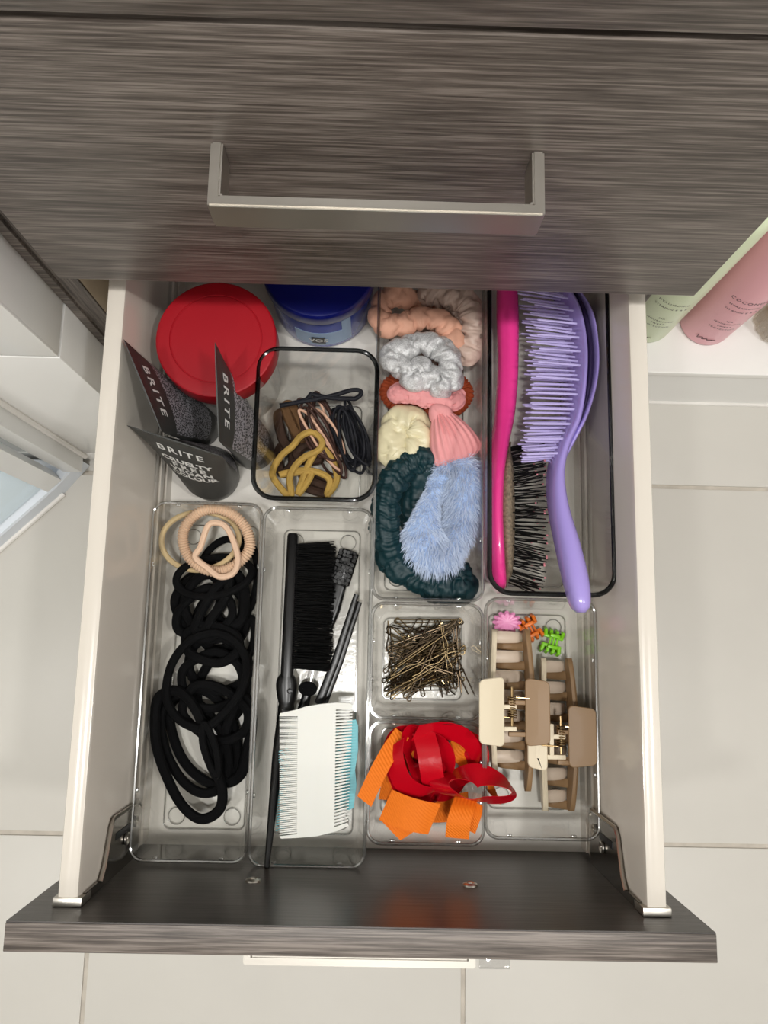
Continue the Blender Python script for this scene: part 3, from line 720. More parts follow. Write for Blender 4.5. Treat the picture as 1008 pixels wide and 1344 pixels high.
# ================================================================== HAIRBRUSHES IN THE DEEP BIN
def loft(secs, n=28, parent=None, name='body', m='pink_gloss', pw=2.0):
    """secs: (centre, half thickness along x, half width along z)"""
    R = []
    for cc, tx, wz in secs:
        ring = []
        for j in range(n):
            th = 2*PI*j/n; a, b = math.cos(th), math.sin(th)
            f = (abs(a)**pw+abs(b)**pw)**(-1/pw)
            ring.append(Vector(cc)+Vector((a*f*tx, 0, b*f*wz)))
        R.append(ring)
    return G().rings(R).build(name, m, parent, sharp=60)
def lerpk(K, y):
    """smooth curve through keyed values (cubic Hermite)"""
    if y <= K[0][0]: return list(K[0][1:])
    if y >= K[-1][0]: return list(K[-1][1:])
    i = max(q for q in range(len(K)-1) if K[q][0] <= y); a, b = K[i], K[i+1]; h = b[0]-a[0]; t = (y-a[0])/h; out = []
    for c in range(1, len(a)):
        def sl(q):
            if q <= 0 or q >= len(K)-1: return 0 if c > 1 else (K[min(q+1, len(K)-1)][c]-K[max(q-1, 0)][c])/(K[min(q+1, len(K)-1)][0]-K[max(q-1, 0)][0])
            return (K[q+1][c]-K[q-1][c])/(K[q+1][0]-K[q-1][0])
        m0, m1 = sl(i), sl(i+1)
        out.append((2*t**3-3*t**2+1)*a[c]+(t**3-2*t**2+t)*h*m0+(-2*t**3+3*t**2)*b[c]+(t**3-t**2)*h*m1)
    return out
pb = empty('paddle_hairbrush', (9.4, -8, .3))
# y, x centre, half thickness, half width, z centre
PK = [(-18.0, 9.75, .2, .5, 3.9), (-17.5, 9.6, .5, 1.9, 3.9), (-15.6, 9.32, .6, 3.0, 3.85), (-12.3, 9.15, .6, 3.35, 3.8), (-9.0, 9.3, .62, 3.1, 3.8), (-6.5, 9.72, .68, 2.2, 3.8), (-4.0, 10.15, .76, 1.4, 3.9), (0, 10.4, .8, 1.25, 4.0), (7.0, 10.35, .78, 1.15, 4.0), (8.3, 10.3, .3, .5, 4.0)]
secs = []
for i in range(60):
    y = -18+26.3*i/59; xc, tx, wz, zc = lerpk(PK, y); secs.append(((xc, y, zc), tx, wz))
loft(secs, parent=pb, name='brush_body', m='pink_gloss', pw=2.6)
CK = [(-17.6, 10.2, .05, .3, 3.85), (-16.5, 10.15, .45, 2.1, 3.85), (-12.3, 9.95, .85, 2.9, 3.8), (-8.5, 10.1, .6, 2.4, 3.8), (-6.3, 10.55, .1, .5, 3.85)]
secs = []
for i in range(40):
    y = -17.6+11.3*i/39; xc, tx, wz, zc = lerpk(CK, y); secs.append(((xc, y, zc), tx, wz))
loft(secs, parent=pb, name='cushion', m='cushion')
bs = G(); tips = G(); rd = random.Random(3)
for i in range(18):
    y0 = -17.0+10.2*i/17
    xc, tx, wz, zc = lerpk(CK, y0)
    for j in range(8):
        q = (j-3.5+(.5 if i % 2 else 0))/4.0
        if abs(q) > .98: continue
        z = zc+wz*q*1.02; x = xc+tx*math.sqrt(max(0, 1-q*q))*.9
        fan = (y0+12)/5.5
        d = Vector((1, .34*fan+rd.gauss(0,.1), .22*q+rd.gauss(0,.07))).normalized(); L_ = 2.55+rd.uniform(-.2,.15)
        a = Vector((x-.05, y0, z)); b = a+d*L_
        bs.tube([a, b], .048, 5)
        if (i+j) % 3 == 0: tips.lathe((b.x, b.y), [(.01,b.z-.09), (.075,b.z-.05), (.09,b.z), (.075,b.z+.05), (.01,b.z+.09)], 6, cap=True)
bo = bs.build('bristles', 'bristle_black', pb); bo['kind'] = 'stuff'
to = tips.build('bristle_tips', 'pink_tip', pb); to['kind'] = 'stuff'
tag(pb, 'hot pink paddle hairbrush with black bristles lying on its side', 'hairbrush')

lb = empty('vented_hairbrush', (14, -6, .3))
def lavpt(u, v, z): return U(u, v, z=z)
# the brush leans up over the rim: top edge traced, width hangs below it
LK = [(-19.6, 14.0, .30, .5, 10.85), (-19.2, 14.0, .62, .95, 10.75), (-17.5, 13.85, .82, 1.25, 10.35), (-15, 13.55, .80, 1.45, 9.5), (-12, 13.15, .62, 1.55, 8.5), (-9.5, 13.2, .50, 1.75, 7.7), (-7.5, 13.75, .46, 2.3, 6.9), (-5.6, 14.6, .42, 2.9, 6.3), (-3, 15.1, .36, 3.2, 6.0), (0, 15.3, .32, 3.3, 5.7), (3, 15.0, .32, 3.0, 5.5), (5.2, 14.4, .3, 2.0, 5.4), (6.2, 14.0, .15, .6, 5.4)]
secs = []
for i in range(80):
    y = -19.6+25.8*i/79; xc, tx, wz, zc = lerpk(LK, y); secs.append(((xc, y, zc), tx, wz))
loft(secs, parent=lb, name='brush_body', m='lavender', pw=2.5)
BK = [(-8.6, 13.75, .12, .9, 7.3), (-7.0, 14.45, .26, 1.9, 6.8), (-5.2, 15.3, .26, 2.7, 6.3), (-2.6, 16.0, .24, 3.1, 6.0), (0, 16.2, .22, 3.2, 5.7), (3, 15.9, .22, 2.9, 5.5), (5.6, 14.9, .2, 1.7, 5.4), (6.3, 14.3, .1, .5, 5.4)]
secs = []
for i in range(60):
    y = -8.6+14.9*i/59; xc, tx, wz, zc = lerpk(BK, y); secs.append(((xc, y, zc), tx, wz))
loft(secs, parent=lb, name='back_shell', m='lavender', pw=2.6)
secs = []
for i in range(50):
    y = -7.4+13.2*i/49; a = lerpk(LK, y); b = lerpk(BK, y)
    secs.append((((a[0]+b[0])/2, y, (a[3]+b[3])/2), max(.05, (b[0]-a[0])/2-.12), min(a[2], b[2])*.93))
loft(secs, parent=lb, name='vent_slot', m='slot_dark', pw=3)
L0 = 3.3
pin_me = None; rd = random.Random(8)
for i in range(25):
    y0 = -8.2+13.6*i/24; xc, tx, wz, zc = lerpk(LK, y0)
    for j in range(5):
        q = (j-2+(.5 if i % 2 else 0))/2.5
        if q > .95 or q < -.75: continue
        z = zc+wz*q*.92; x = xc-tx*.75
        if pin_me is None:
            g1 = G().tube([(0,0,0), (-L0*.5,0,0), (-L0+.12,0,0), (-L0,0,0)], lambda t: .095-.02*t if t < .99 else .03, 7); o = g1.build('bristle', 'lavender_pin', None); pin_me = o.data
        else:
            o = bpy.data.objects.new('bristle', pin_me); C.objects.link(o)
        o.parent = lb; o.location = (Vector((x, y0, z))-lb.location/S)*S
        ln_ = (1.0 if y0 > -5 else .72+.28*(y0+8.3)/3.3)*rd.uniform(.9, 1.02); o.scale = (ln_, 1, 1)
        o.rotation_euler = (0, rd.gauss(0, .02)+.1*q, -.03+rd.gauss(0, .02)-.08*(y0+1)/6)
tag(lb, 'lavender vented detangling hairbrush leaning over the end of the deep bin', 'hairbrush')

# ================================================================== BRUSH AND COMB TRAY
tz = empty('teasing_brush', U(380, 860, z=.5))
a0, a1 = U(385, 701, z=2.4), U(377, 888, z=2.4)
def bar(P, hx, hz, name, m, parent, pw=4, n=20):
    R = []
    for i, p in enumerate(P):
        t = (P[min(i+1, len(P)-1)]-P[max(0, i-1)]).normalized(); x = t.cross(Vector((0,0,1))).normalized(); nn = x.cross(t).normalized()
        w_, h_ = (hx[i] if isinstance(hx, list) else hx), (hz[i] if isinstance(hz, list) else hz); ring = []
        for j in range(n):
            th = 2*PI*j/n; a, b = math.cos(th), math.sin(th); f = (abs(a)**pw+abs(b)**pw)**(-1/pw)
            ring.append(p+x*a*f*w_+nn*b*f*h_)
        R.append(ring)
    return G().rings(R).build(name, m, parent, sharp=50)
bar([a0, a0.lerp(a1, .02), a0.lerp(a1, .98), a1], [.36,.44,.5,.5], [.6,.7,.7,.7], 'brush_back', 'black_plastic', tz)
hp = [U(377,885,z=2.4), U(376,898,z=2.4), U(376,925,z=2.4), U(372,950,z=2.6), U(366,985,z=3.0), U(361,1030,z=3.8), U(355,1090,z=4.9), U(350,1139,z=5.75)]
bar(spline(hp, 40, False), [(.5+.3*math.sin(PI*min(1, i/12)) if i < 12 else .5*(1-(i-12)/30)+.12) for i in range(40)], [(.6 if i < 12 else .5*(1-(i-12)/30)+.12) for i in range(40)], 'handle', 'black_plastic', tz, pw=2.5)
G().lathe((U(380,907,z=3.05).x, U(380,907,z=3.05).y), [(.13,2.9), (.2,2.98), (.2,3.04), (.13,3.06), (.12,2.98), (.01,2.98)], 16).build('pivot_rivet', 'black_plastic', tz)
bs = G(); rd = random.Random(21)
for i in range(60):
    t = .08+.86*i/59; p = a0.lerp(a1, t)
    for j in range(8):
        z = 1.8+1.2*j/7; L_ = rd.uniform(2.5, 3.05) if rd.random() > .1 else rd.uniform(2.2, 3.2)
        st = Vector((p.x+.35, p.y, z)); d = Vector((1, rd.gauss(0,.05), rd.gauss(0,.06))).normalized()
        bs.tube([st, st+d*L_], .055, 4)
bo = bs.build('bristles', 'bristle_black', tz); bo['kind'] = 'stuff'
tag(tz, 'black rat-tail teasing brush with its spike reaching over the tray edge', 'hairbrush')

eb = empty('edge_brush', U(440, 820, z=.3))
h0, h1 = U(459, 722, z=1.6), U(444, 768, z=1.6)
bar([h0, h0.lerp(h1,.06), h0.lerp(h1,.94), h1], [.5,.82,.85,.55], [.2,.28,.28,.2], 'brush_head', 'black_plastic', eb, pw=3)
bs = G()
for i in range(9):
    for j in range(5):
        p = h0.lerp(h1, .08+.84*i/8); dv = (h1-h0).normalized(); x = dv.cross(Vector((0,0,1))).normalized(); p = p+x*(j-2)*.3
        bs.tube([p, p+Vector((rd.gauss(0,.05), rd.gauss(0,.05), .75))], .15, 6)
bo = bs.build('bristles', 'bristle_black', eb); bo['kind'] = 'stuff'
bar([U(446,764,z=1.5), U(436,800,z=1.5), U(428,825,z=1.5)], [.6,.62,.5], .28, 'neck', 'black_plastic', eb, pw=3)
bar([U(428,823,z=1.5), U(414,870,z=1.4), U(402,915,z=1.4)], [.45,.4,.35], .3, 'clear_handle', 'clear_stick', eb, pw=3)
bar([U(406,900,z=1.4), U(398,930,z=1.4), U(390,970,z=1.4)], [.3,.42,.4], .3, 'handle_end', 'black_plastic', eb, pw=3)
tag(eb, 'small double-ended edge brush with clear handle and black bristles', 'brush')
tie('hair_tie', ell(404, 904, 7, 4, .1, n=8), 1.9, .32, 'black_tie', 'small black elastic band wrapped around the edge brush handle', None)
sc_ = empty('hair_clip', U(445, 850, z=.5))
bar([U(418,924,z=2.2), U(440,868,z=2.3), U(468,780,z=2.5)], [.34,.3,.2], .16, 'clip_arm', 'black_plastic', sc_, pw=3)
bar([U(424,926,z=1.7), U(446,868,z=1.8), U(472,790,z=1.9)], [.3,.28,.2], .16, 'clip_arm', 'black_plastic', sc_, pw=3)
tag(sc_, 'long slim black hair sectioning clip with two arms', 'hair clip')

def comb(label, spine, teethL, teethR, z, th, m, name='fine_tooth_comb', ztilt=0):
    """spine: outline of the solid part in photo pixels; teeth: (edge line a, edge line b, tip line a, tip line b, count)"""
    P = [U(u, v, z=z) for u, v in spine]; c_ = sum(P, Vector())/len(P); root = empty(name, (c_.x, c_.y, z-th/2))
    G().prism([(p.x, p.y) for p in P], z-th/2, z+th/2).build('comb_spine', m, root, smooth=False)
    for ed in (teethL, teethR):
        if not ed: continue
        g1 = G(); ea, eb_, ta, tb_, cnt = ed[:5]; w_ = ed[5] if len(ed) > 5 else .62
        ea, eb_, ta, tb_ = [U(*q, z=z) for q in (ea, eb_, ta, tb_)]
        pitch = (eb_-ea).length/cnt
        for i in range(cnt):
            t = (i+.5)/cnt; a = ea.lerp(eb_, t); b = ta.lerp(tb_, t); y = (eb_-ea).normalized()*pitch*w_/2
            g1.add([a-y+Vector((0,0,-th*.4)), a+y+Vector((0,0,-th*.4)), a+y+Vector((0,0,th*.4)), a-y+Vector((0,0,th*.4)), b-y*.6+Vector((0,0,-th*.15)), b+y*.6+Vector((0,0,-th*.15)), b+y*.6+Vector((0,0,th*.15)), b-y*.6+Vector((0,0,th*.15))],
                   [(0,1,5,4), (1,2,6,5), (2,3,7,6), (3,0,4,7), (4,5,6,7), (0,3,2,1)])
        o = g1.build('comb_teeth', m, root, smooth=False); o['kind'] = 'stuff'
    return tag(root, label, 'comb')
comb('white double-sided fine-tooth comb lying over a teal comb', [(390,931),(402,927),(420,924),(442,922),(460,923),(463,925),(462,930),(441,931),(439,1085),(456,1079),(458,1083),(440,1091),(415,1097),(390,1099),(369,1100),(367,1097),(390,1094),(391,940),(367,940),(368,936)],
     ((391,941),(390,1093),(367,941),(367,1096),58,.86), ((440,932),(438,1084),(463,931),(457,1078),36,.62), 5.0, .32, 'white_plastic')
comb('teal comb tucked under the white fine-tooth comb', [(456,946),(467,944),(470,952),(470,985),(466,1010),(468,1030),(464,1060),(455,1064),(454,1000)],
     ((455,950),(454,1062),(366,985),(362,1092),30,.6), None, 3.6, .32, 'teal')

# ================================================================== BOBBY PINS
def pin_mesh(wavy, L=5.0, gap=.32):
    P = [Vector((L/2*(1-2*t), gap/2, .02+.0*t)) for t in [i/8 for i in range(9)]]
    P += [Vector((-L/2-gap/2*math.sin(PI*i/6), gap/2*math.cos(PI*i/6), .02)) for i in range(1, 6)]
    for i in range(17):
        t = i/16; P.append(Vector((-L/2+L*.92*t, -gap/2+(.11*math.sin(t*PI*5) if wavy else 0)*(1 if t < .75 else (1-t)*4)+.14*t, .02)))
    return G().tube(P, .055, 6)
pins = [pin_mesh(True).build('bobby_pin', 'pin_bronze', None), pin_mesh(False).build('bobby_pin', 'pin_bronze', None), pin_mesh(True).build('bobby_pin', 'pin_dark', None), pin_mesh(False, 4.6, .55).build('bobby_pin', 'pin_dark', None)]
LP = ['bronze crimped bobby pin in the square tray pile', 'bronze straight bobby pin in the square tray pile', 'dark crimped bobby pin in the square tray pile', 'dark wide-open bobby pin in the square tray pile']
rd = random.Random(77); used = [False]*4
c0 = U(557, 864, z=1)
for k in range(72):
    t = rd.choices((0,1,2,3), (4,3,4,1))[0]
    if not used[t]: o = pins[t]; used[t] = True
    else: o = pins[t].copy(); C.objects.link(o)
    ang = rd.gauss(.62, .6) if rd.random() < .55 else rd.uniform(0, PI)
    lim = 2.95
    x = c0.x+rd.uniform(-1, 1)*max(.25, lim-2.3*abs(math.cos(ang))); y = c0.y+rd.uniform(-1, 1)*max(.25, lim-2.3*abs(math.sin(ang)))
    o.location = (x*S, y*S, (.45+.017*k+rd.uniform(0,.12))*S); o.rotation_euler = (rd.gauss(0,.35), rd.gauss(0,.06), ang+PI*(rd.random() < .5))
    tag(o, LP[t], 'bobby pin', 'bobby pins in the square tray')
# one pin leaning on the tray wall
o = pins[3].copy(); C.objects.link(o); p = U(603, 880, z=1.6); o.location = p*S; o.rotation_euler = (.2, -.25, -1.15); tag(o, 'dark wide-open bobby pin in the square tray pile', 'bobby pin', 'bobby pins in the square tray')

# ================================================================== RIBBONS
def ribbon_path(pts, n): return spline(px(pts, 4), n, False)
def wvec(n, f): return [f(i/(n-1)) for i in range(n)]
rb = G(); n = 60
def loopr(cx, cy, rx, ry, rot, z, hw, tilt, dz=.3, a0=0, a1=2*PI, n=70, g_=None, sx=0):
    P = []; Wd = []
    c_ = U(cx, cy, z=z); k = (63.1-z)/1024.6
    for i in range(n):
        a = a0+(a1-a0)*i/(n-1); x = rx*k*math.cos(a); y = ry*k*math.sin(a); X = x*math.cos(rot)-y*math.sin(rot); Y = x*math.sin(rot)+y*math.cos(rot)
        P.append(c_+Vector((X, Y, dz*math.sin(a*2+sx)))); rad = Vector((X, Y, 0)).normalized()
        tl = tilt+.35*math.sin(a*3+sx); Wd.append((rad*math.sin(tl)+Vector((0,0,math.cos(tl))))*hw)
    (g_ or rb).strip(P, Wd, .035)
loopr(543, 1001, 27, 38, .1, 3.8, .95, .85, sx=.4)
loopr(594, 990, 30, 30, 0, 3.6, .95, .8, sx=1.5)
loopr(560, 992, 22, 34, .5, 4.4, .8, .6, sx=2.2)
loopr(548, 1015, 24, 28, -.3, 2.6, .9, .9, sx=3.0)
loopr(585, 1000, 26, 36, -.6, 2.4, .9, .7, sx=4.0)
loopr(625, 1034, 46, 15, -.1, 5.9, .95, -.55, dz=.2, sx=.6)
P = spline(px([(556,962,4.8),(562,985,5.5),(566,1010,5.6),(570,1034,5.2)], 5), 24, False); rb.strip(P, [Vector((.8,.1,.25))]*24, .035)
P = spline(px([(520,975,5.0),(519,1000,5.4),(530,1028,5.3),(556,1040,5.2),(585,1030,5.4)], 5), 30, False)
rb.strip(P, [Vector((.55,.45,.45))]*30, .035)
P = spline(px([(545,962,5.2),(580,958,5.0),(610,968,4.8),(625,990,4.4),(622,1012,4.2)], 5), 30, False)
rb.strip(P, [Vector((.25,.6,.5))]*30, .035)
cc = U(565, 1000, z=.3); o = rb.recentre('satin_ribbon', 'red_satin', cc, sharp=80); tag(o, 'looped bunch of glossy red satin ribbon', 'ribbon')
og = G()
def ostrip(pts, wpx, n=24):
    P = spline(px(pts, 5), n, False); k = .0555
    og.strip(P, [Vector((wpx[0]*k, -wpx[1]*k, wpx[2] if len(wpx) > 2 else 0))]*n, .05)
ostrip([(528,962,4.4),(512,985,5.0),(497,1012,5.6),(478,1052,6.0)], (9,6,.1))
ostrip([(506,1050,4.5),(512,1018,4.2),(518,990,3.8)], (9,0,.2))
ostrip([(506,1056,5.4),(530,1066,5.9),(552,1072,6.0),(570,1075,5.7)], (-8,18,.15))
ostrip([(513,1064,5.0),(528,1080,5.3),(541,1093,5.2)], (-15,9,.1))
ostrip([(612,1048,4.9),(607,1062,5.7),(602,1080,6.0),(600,1100,5.7)], (15,1,0))
ostrip([(626,1054,5.0),(622,1070,5.4),(615,1090,5.2)], (8,3,.2))
ostrip([(590,976,3.4),(604,986,3.6),(616,1000,3.2)], (-8,12,.2))
ostrip([(534,985,2.8),(532,1000,2.8),(536,1012,2.6)], (10,0,.2))
ostrip([(632,1020,3.6),(640,1030,4.4),(652,1042,4.2)], (4,12,.3))
ostrip([(516,1048,1.6),(545,1060,1.2),(580,1062,1.4),(615,1056,1.6)], (0,16,.3))
cc = U(550, 1060, z=.3); o = og.recentre('grosgrain_ribbon', 'orange_ribbon', cc, sharp=80); tag(o, 'orange grosgrain ribbon ends tangled under the red ribbon', 'ribbon')

# ================================================================== CLAW CLIPS
def half(root, x0, ya, yb, sgn, zt, bar_m, tine_m, tines, plate, arms, spr, zlow=.7):
    """one half of a claw clip: long bar, curved tines, thumb plate on two arms"""
    jaw = empty('jaw', (0,0,0)); jaw.parent = root; jaw.location = (0,0,0)
    def bld(g1, name, m, sharp=45): return g1.build(name, m, jaw, sharp=sharp)
    n = 40; R = []
    for i in range(n+1):
        t = i/n; y = ya+(yb-ya)*t; e = math.sin(PI*t)**.35 if 0 < t < 1 else .02
        hh = 1.15*e+.05; zc = zt-.45+.25*math.sin(PI*t); bow = sgn*.25*math.sin(PI*t)
        R.append([Vector((x0+bow+sgn*dx, y, zc+dz*hh)) for dx, dz in ((-.19,-1), (.12,-1.05), (.28,-.3), (.24,.5), (.08,.62), (-.12,.55), (-.2,-.2))])
    bld(G().rings(R), 'jaw_bar', bar_m)
    for y, ln in tines:
        # tine leaves the bar and curls inwards and down
        dr = 0 if sgn < 0 else .7
        P = [Vector((x0+sgn*.02, y, zt-.75-dr*.4)), Vector((x0-sgn*ln*.4, y, zt-.9-dr)), Vector((x0-sgn*ln*.8, y, zt-1.25-dr)), Vector((x0-sgn*ln, y, max(zlow, zt-2.2-dr)))]
        P = spline(P, 12, False); R = []
        for i, p in enumerate(P):
            t = (P[min(11, i+1)]-P[max(0, i-1)]).normalized(); w_ = (.46 if sgn < 0 else .34)*(1-.45*(i/11)**3); nn = t.cross(Vector((0,1,0))).normalized()
            R.append([p+Vector((0, math.cos(2*PI*j/10)*w_, 0))+nn*math.sin(2*PI*j/10)*.13 for j in range(10)])
        bld(G().rings(R), 'tine', tine_m, 60)
    # thumb plate: rounded, slightly curved plate
    (px0, px1, py0, py1, z_in, z_out) = plate
    cxp, cyp = (px0+px1)/2, (py0+py1)/2; wp, lp = px1-px0, py1-py0
    def warp(v):
        t = (v.x-px0)/wp; t = t if sgn > 0 else 1-t
        return Vector((v.x, v.y, v.z+z_in+(z_out-z_in)*t+.05*math.sin(PI*t)-.12*((v.y-cyp)/(lp/2))**2*t))
    ou = rrect(cxp, cyp, wp, lp, .38, 0); k = len(ou)
    # the outer end is a little narrower than the hinge end
    def tap(v):
        t = (v.x-px0)/wp; t = t if sgn > 0 else 1-t; return Vector((v.x, cyp+(v.y-cyp)*(1-.10*t), v.z))
    R = []
    for ins, z in ((.9, -.12), (.1, -.12), (0, -.05), (0, .06), (.05, .11), (.9, .12)):
        R.append([warp(tap(Vector((cxp+(p.x-cxp)*(1-ins/wp*1.8), cyp+(p.y-cyp)*(1-ins/lp*1.8), z)))) for p in ou])
    bld(G().rings(R), 'thumb_plate', bar_m, 22)
    # web between plate and bar
    g1 = G().box(min(x0, x0+sgn*.3), max(x0, x0+sgn*.3), cyp-1.1, cyp+1.1, zt-.6, z_in+.05, bev=.05); bld(g1, 'plate_web', bar_m)
    for ya_ in arms:
        g1 = G(); xa = px1-.2 if sgn < 0 else px0+.2
        xs_ = sorted((xa, spr[0]-sgn*.28)); g1.box(xs_[0], xs_[1], ya_-.16, ya_+.16, z_in-.4, z_in+.02, bev=.06); bld(g1, 'hinge_arm', bar_m)
    return jaw
def claw_clip(label, xl, xr, y0, y1, y0r, y1r, pl, pr, sx_, sy, zt, armsL, armsR):
    root = empty('claw_clip', (0, 0, 0)); z_in = zt+2.0
    yy = [y0+(y1-y0)*(i+.5)/7 for i in range(7)]
    half(root, xl, y0, y1, -1, zt, 'cream_clip', 'tine', [(y+.18, xr-xl+.1) for y in yy], pl, armsL, (sx_, sy))
    half(root, xr, y0r, y1r, 1, zt, 'tan_clip', 'tan_clip', [(y-.5, xr-xl-.15) for y in yy], pr, armsR, (sx_, sy))
    P = []
    for i in range(140):
        t = i/139; a = 2*PI*9*t; P.append(Vector((sx_+.3*math.cos(a), sy-.75+1.5*t, pl[4]-.25+.3*math.sin(a))))
    s0 = G().tube(P, .055, 5); s0.build('spring', 'spring', root)
    zz_ = pl[4]-.25
    G().tube([(sx_, sy-1.45, zz_), (sx_, sy-1.4, zz_), (sx_, sy+1.35, zz_), (sx_, sy+1.4, zz_)], .1, 8).build('hinge_pin', 'spring', root)
    G().tube([(sx_+.25, sy+.7, zz_+.25), (sx_+1.5, sy+.62, zz_+.45)], .06, 6).build('spring_arm', 'spring', root)
    G().tube([(sx_-.25, sy-.7, zz_+.25), (sx_-1.5, sy-.6, zz_+.45)], .06, 6).build('spring_arm', 'spring', root)
    tag(root, label, 'claw clip'); return root
u = lambda a, b, z: U(a, b, z=z)
z1 = 3.6
A = u(651, 826, z1); B = u(651, 1012, z1); Cc = u(692, 826, z1); D = u(692, 1040, z1)
zp = 6.6; pa, pb_ = u(628, 980, zp), u(662, 888, zp); pc, pd = u(690, 980, zp), u(720, 890, zp)
sp = u(672, 928, zp-.4)
claw_clip('two-tone cream and tan claw clip beside the ribbon tray', A.x, Cc.x, B.y, A.y, D.y, Cc.y, (pa.x, pb_.x, pa.y, pb_.y, zp-.1, zp+.35), (pc.x, pd.x, pc.y, pd.y, zp-.1, zp+.35), sp.x, sp.y, z1, (u(0,914,zp-.3).y, u(0,943,zp-.3).y), (u(0,908,zp-.3).y, u(0,950,zp-.3).y))
z2 = 2.9
A = u(716, 864, z2); B = u(716, 1066, z2); Cc = u(748, 864, z2); D = u(748, 1066, z2)
zp = 5.4; pa, pb_ = u(694, 1012, zp), u(718, 930, zp); pc, pd = u(747, 1008, zp), u(781, 926, zp)
sp = u(736, 966, zp-.4)
claw_clip('two-tone cream and tan claw clip beside the cream drawer side', A.x, Cc.x, B.y, A.y, D.y, Cc.y, (pa.x, pb_.x, pa.y, pb_.y, zp-.1, zp-.3), (pc.x, pd.x, pc.y, pd.y, zp-.1, zp+.2), sp.x, sp.y, z2, (u(0,952,zp-.3).y, u(0,979,zp-.3).y), (u(0,946,zp-.3).y, u(0,986,zp-.3).y))
# move the clips' origin Empties to their base
for o in [q for q in bpy.data.objects if q.name.startswith('claw_clip')]:
    ch = [d for c1 in o.children_recursive for d in [c1] if d.type == 'MESH']
    cx = sum((d.data.vertices[0].co.x) for d in ch)/len(ch); cy = sum((d.data.vertices[0].co.y) for d in ch)/len(ch)
    o.location = (cx, cy, .26*S)
    for c1 in o.children: c1.location = (c1.location.x-cx, c1.location.y-cy, c1.location.z-.26*S)

# mini clips
def mini(label, u0, v0, m, kind):
    c_ = U(u0, v0, z=1.2); root = empty('mini_claw_clip', (c_.x, c_.y, .27))
    if kind == 'flower':
        out = []
        for i in range(96):
            a = 2*PI*i/96; r = .72+.2*abs(math.cos(a*6)); out.append((c_.x+r*math.cos(a), c_.y+r*math.sin(a)*.8))
        R = [[Vector((c_.x+(p[0]-c_.x)*f, c_.y+(p[1]-c_.y)*f, z)) for p in out] for f, z in ((.5,1.15), (1,1.2), (1,1.35), (.75,1.5), (.35,1.42), (.1,1.4))]
        G().rings(R).build('flower_petals', m, root)
        for s_ in (-1, 1):
            for q in (-.35, 0, .35): G().tube([(c_.x+q, c_.y-.1+s_*.2, 1.2), (c_.x+q, c_.y+s_*.5, .8), (c_.x+q, c_.y+s_*.3, .3)], .1, 6).build('tine', m, root)
    else:
        for s_ in (-1, 1):
            G().box(c_.x-.62, c_.x+.62, c_.y+s_*.28-.1, c_.y+s_*.28+.1, .8, 1.35, bev=.07).build('jaw_bar', m, root)
            for q in (-.5, -.17, .17, .5):
                G().tube([(c_.x+q, c_.y+s_*.28, 1.3), (c_.x+q*1.1, c_.y+s_*.62, 1.25), (c_.x+q*1.1, c_.y+s_*.72, .8), (c_.x+q, c_.y+s_*.45, .32)], .12, 6).build('tine', m, root)
            G().box(c_.x-.32, c_.x+.32, c_.y+s_*.35-.12, c_.y+s_*.35+.12, 1.3, 1.85, bev=.1).build('thumb_plate', m, root)
        for q in (-.2, .02, .24): G().tube([(c_.x+q, c_.y-.3, 1.5), (c_.x+q, c_.y+.3, 1.5)], .07, 6).build('cross_bar', m, root)
    root.scale = (1.25, 1.25, 1.0)
    root.rotation_euler.z = {'flower': 0, 'orange': .5, 'green': -.25}[kind]
    tag(root, label, 'hair clip')
mini('mini pink flower hair clip above the claw clips', 665, 817, 'flower_pink', 'flower')
mini('mini orange claw clip next to the pink flower clip', 696, 826, 'mini_orange', 'orange')
mini('mini lime green claw clip next to the orange one', 725, 842, 'mini_green', 'green')

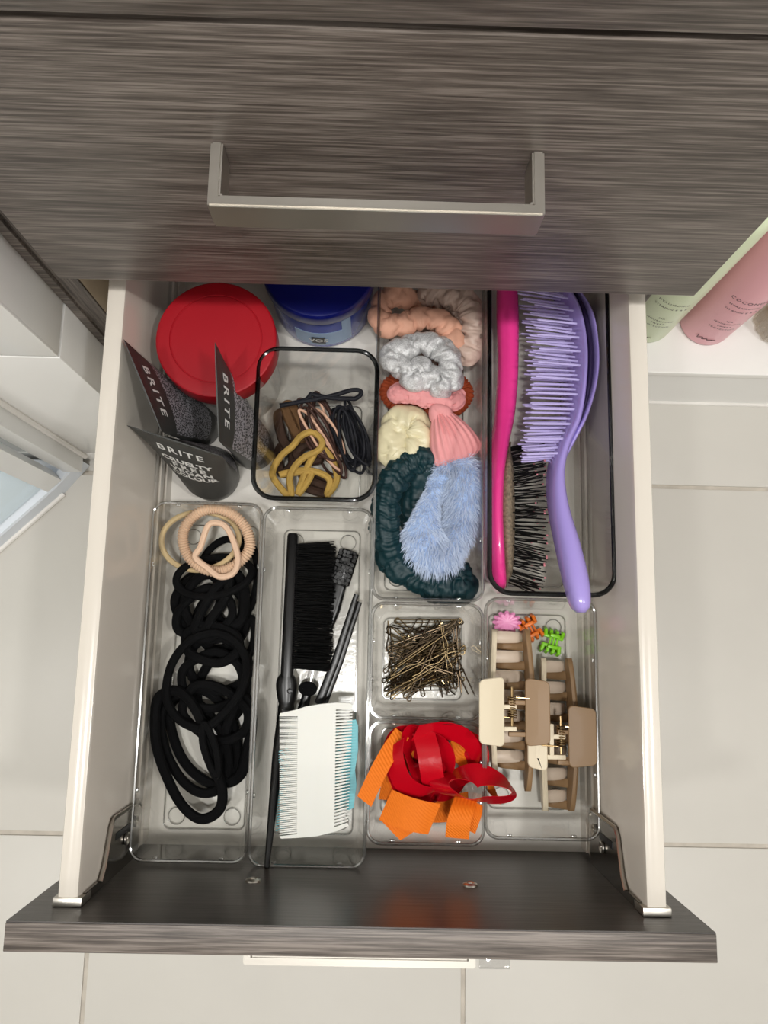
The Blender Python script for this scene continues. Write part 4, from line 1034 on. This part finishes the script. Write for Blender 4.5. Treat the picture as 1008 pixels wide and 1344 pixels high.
# ================================================================== BOTTLES ON THE LEDGE
def bottle(x, y, m, label, lines, a0):
    z0 = -12.8; r = 2.75; root = empty('spray_bottle', (x, y, z0))
    G().lathe((x, y), [(.01, z0+.02), (r-.35, z0+.02), (r-.12, z0+.12), (r, z0+.4), (r, z0+21.5), (r-.2, z0+22.3), (r-.9, z0+23), (1.3, z0+23.2), (.01, z0+23.2)], 56).build('bottle_body', m, root)
    G().lathe((x, y), [(1.3, z0+23.2), (1.35, z0+23.3), (1.35, z0+26), (1.25, z0+26.2), (.01, z0+26.2)], 32).build('cap', 'cap_white', root)
    for body, size, zz_ in lines: lettering(body, size, oncyl((x, y), r+.02, a0, z0+zz_), 'ink_black', root, 1.25)
    # handwritten-looking signature stroke
    P = []
    for i in range(60):
        t = i/59; P.append((-1.5+2.0*t+.1*math.sin(t*26), .3*math.sin(t*26)*(1-t)**1.1))
    f = oncyl((x, y), r+.02, a0, z0+1.7)
    G().tube([f(a, b) for a, b in P], .028, 4).build('signature', 'ink_black', root)
    tag(root, label, 'bottle')
LN = [('COCONUT', .62, 10.2), ('HYALURONIC', .4, 9.2), ('VITAMIN E & B', .4, 8.3), ('SEA', .34, 6.2), ('NOURISHING', .36, 5.6), ('SWEAT', .36, 5.0), ('PROTECTION', .36, 4.4)]
bottle(33.8, 11.5, 'bottle_pink', 'pink cylindrical bottle with dark print standing on the white ledge', LN, math.radians(-98))
bottle(27.6, 11.6, 'bottle_green', 'pale green cylindrical bottle standing beside the pink bottle', LN[1:], math.radians(-104))
gx_, gy_ = 41.6, 11.6; gj = empty('ribbed_glass', (gx_, gy_, -12.8)); R = []
for f, z in ((.05,.05), (2.6,.05), (2.9,.4), (3.1,3), (3.2,9), (3.05,9), (2.95,3), (2.7,.7), (.05,.5)):
    R.append([Vector((gx_+f*(1+.03*math.cos(16*2*PI*j/96))*math.cos(2*PI*j/96), gy_+f*(1+.03*math.cos(16*2*PI*j/96))*math.sin(2*PI*j/96), -12.8+z)) for j in range(96)])
clear('tinted_glass', (.80,.76,.70), .03, base=.1)
G().rings(R).build('glass_body', 'tinted_glass', gj)
tag(gj, 'ribbed brownish glass tumbler on the white ledge', 'glass')
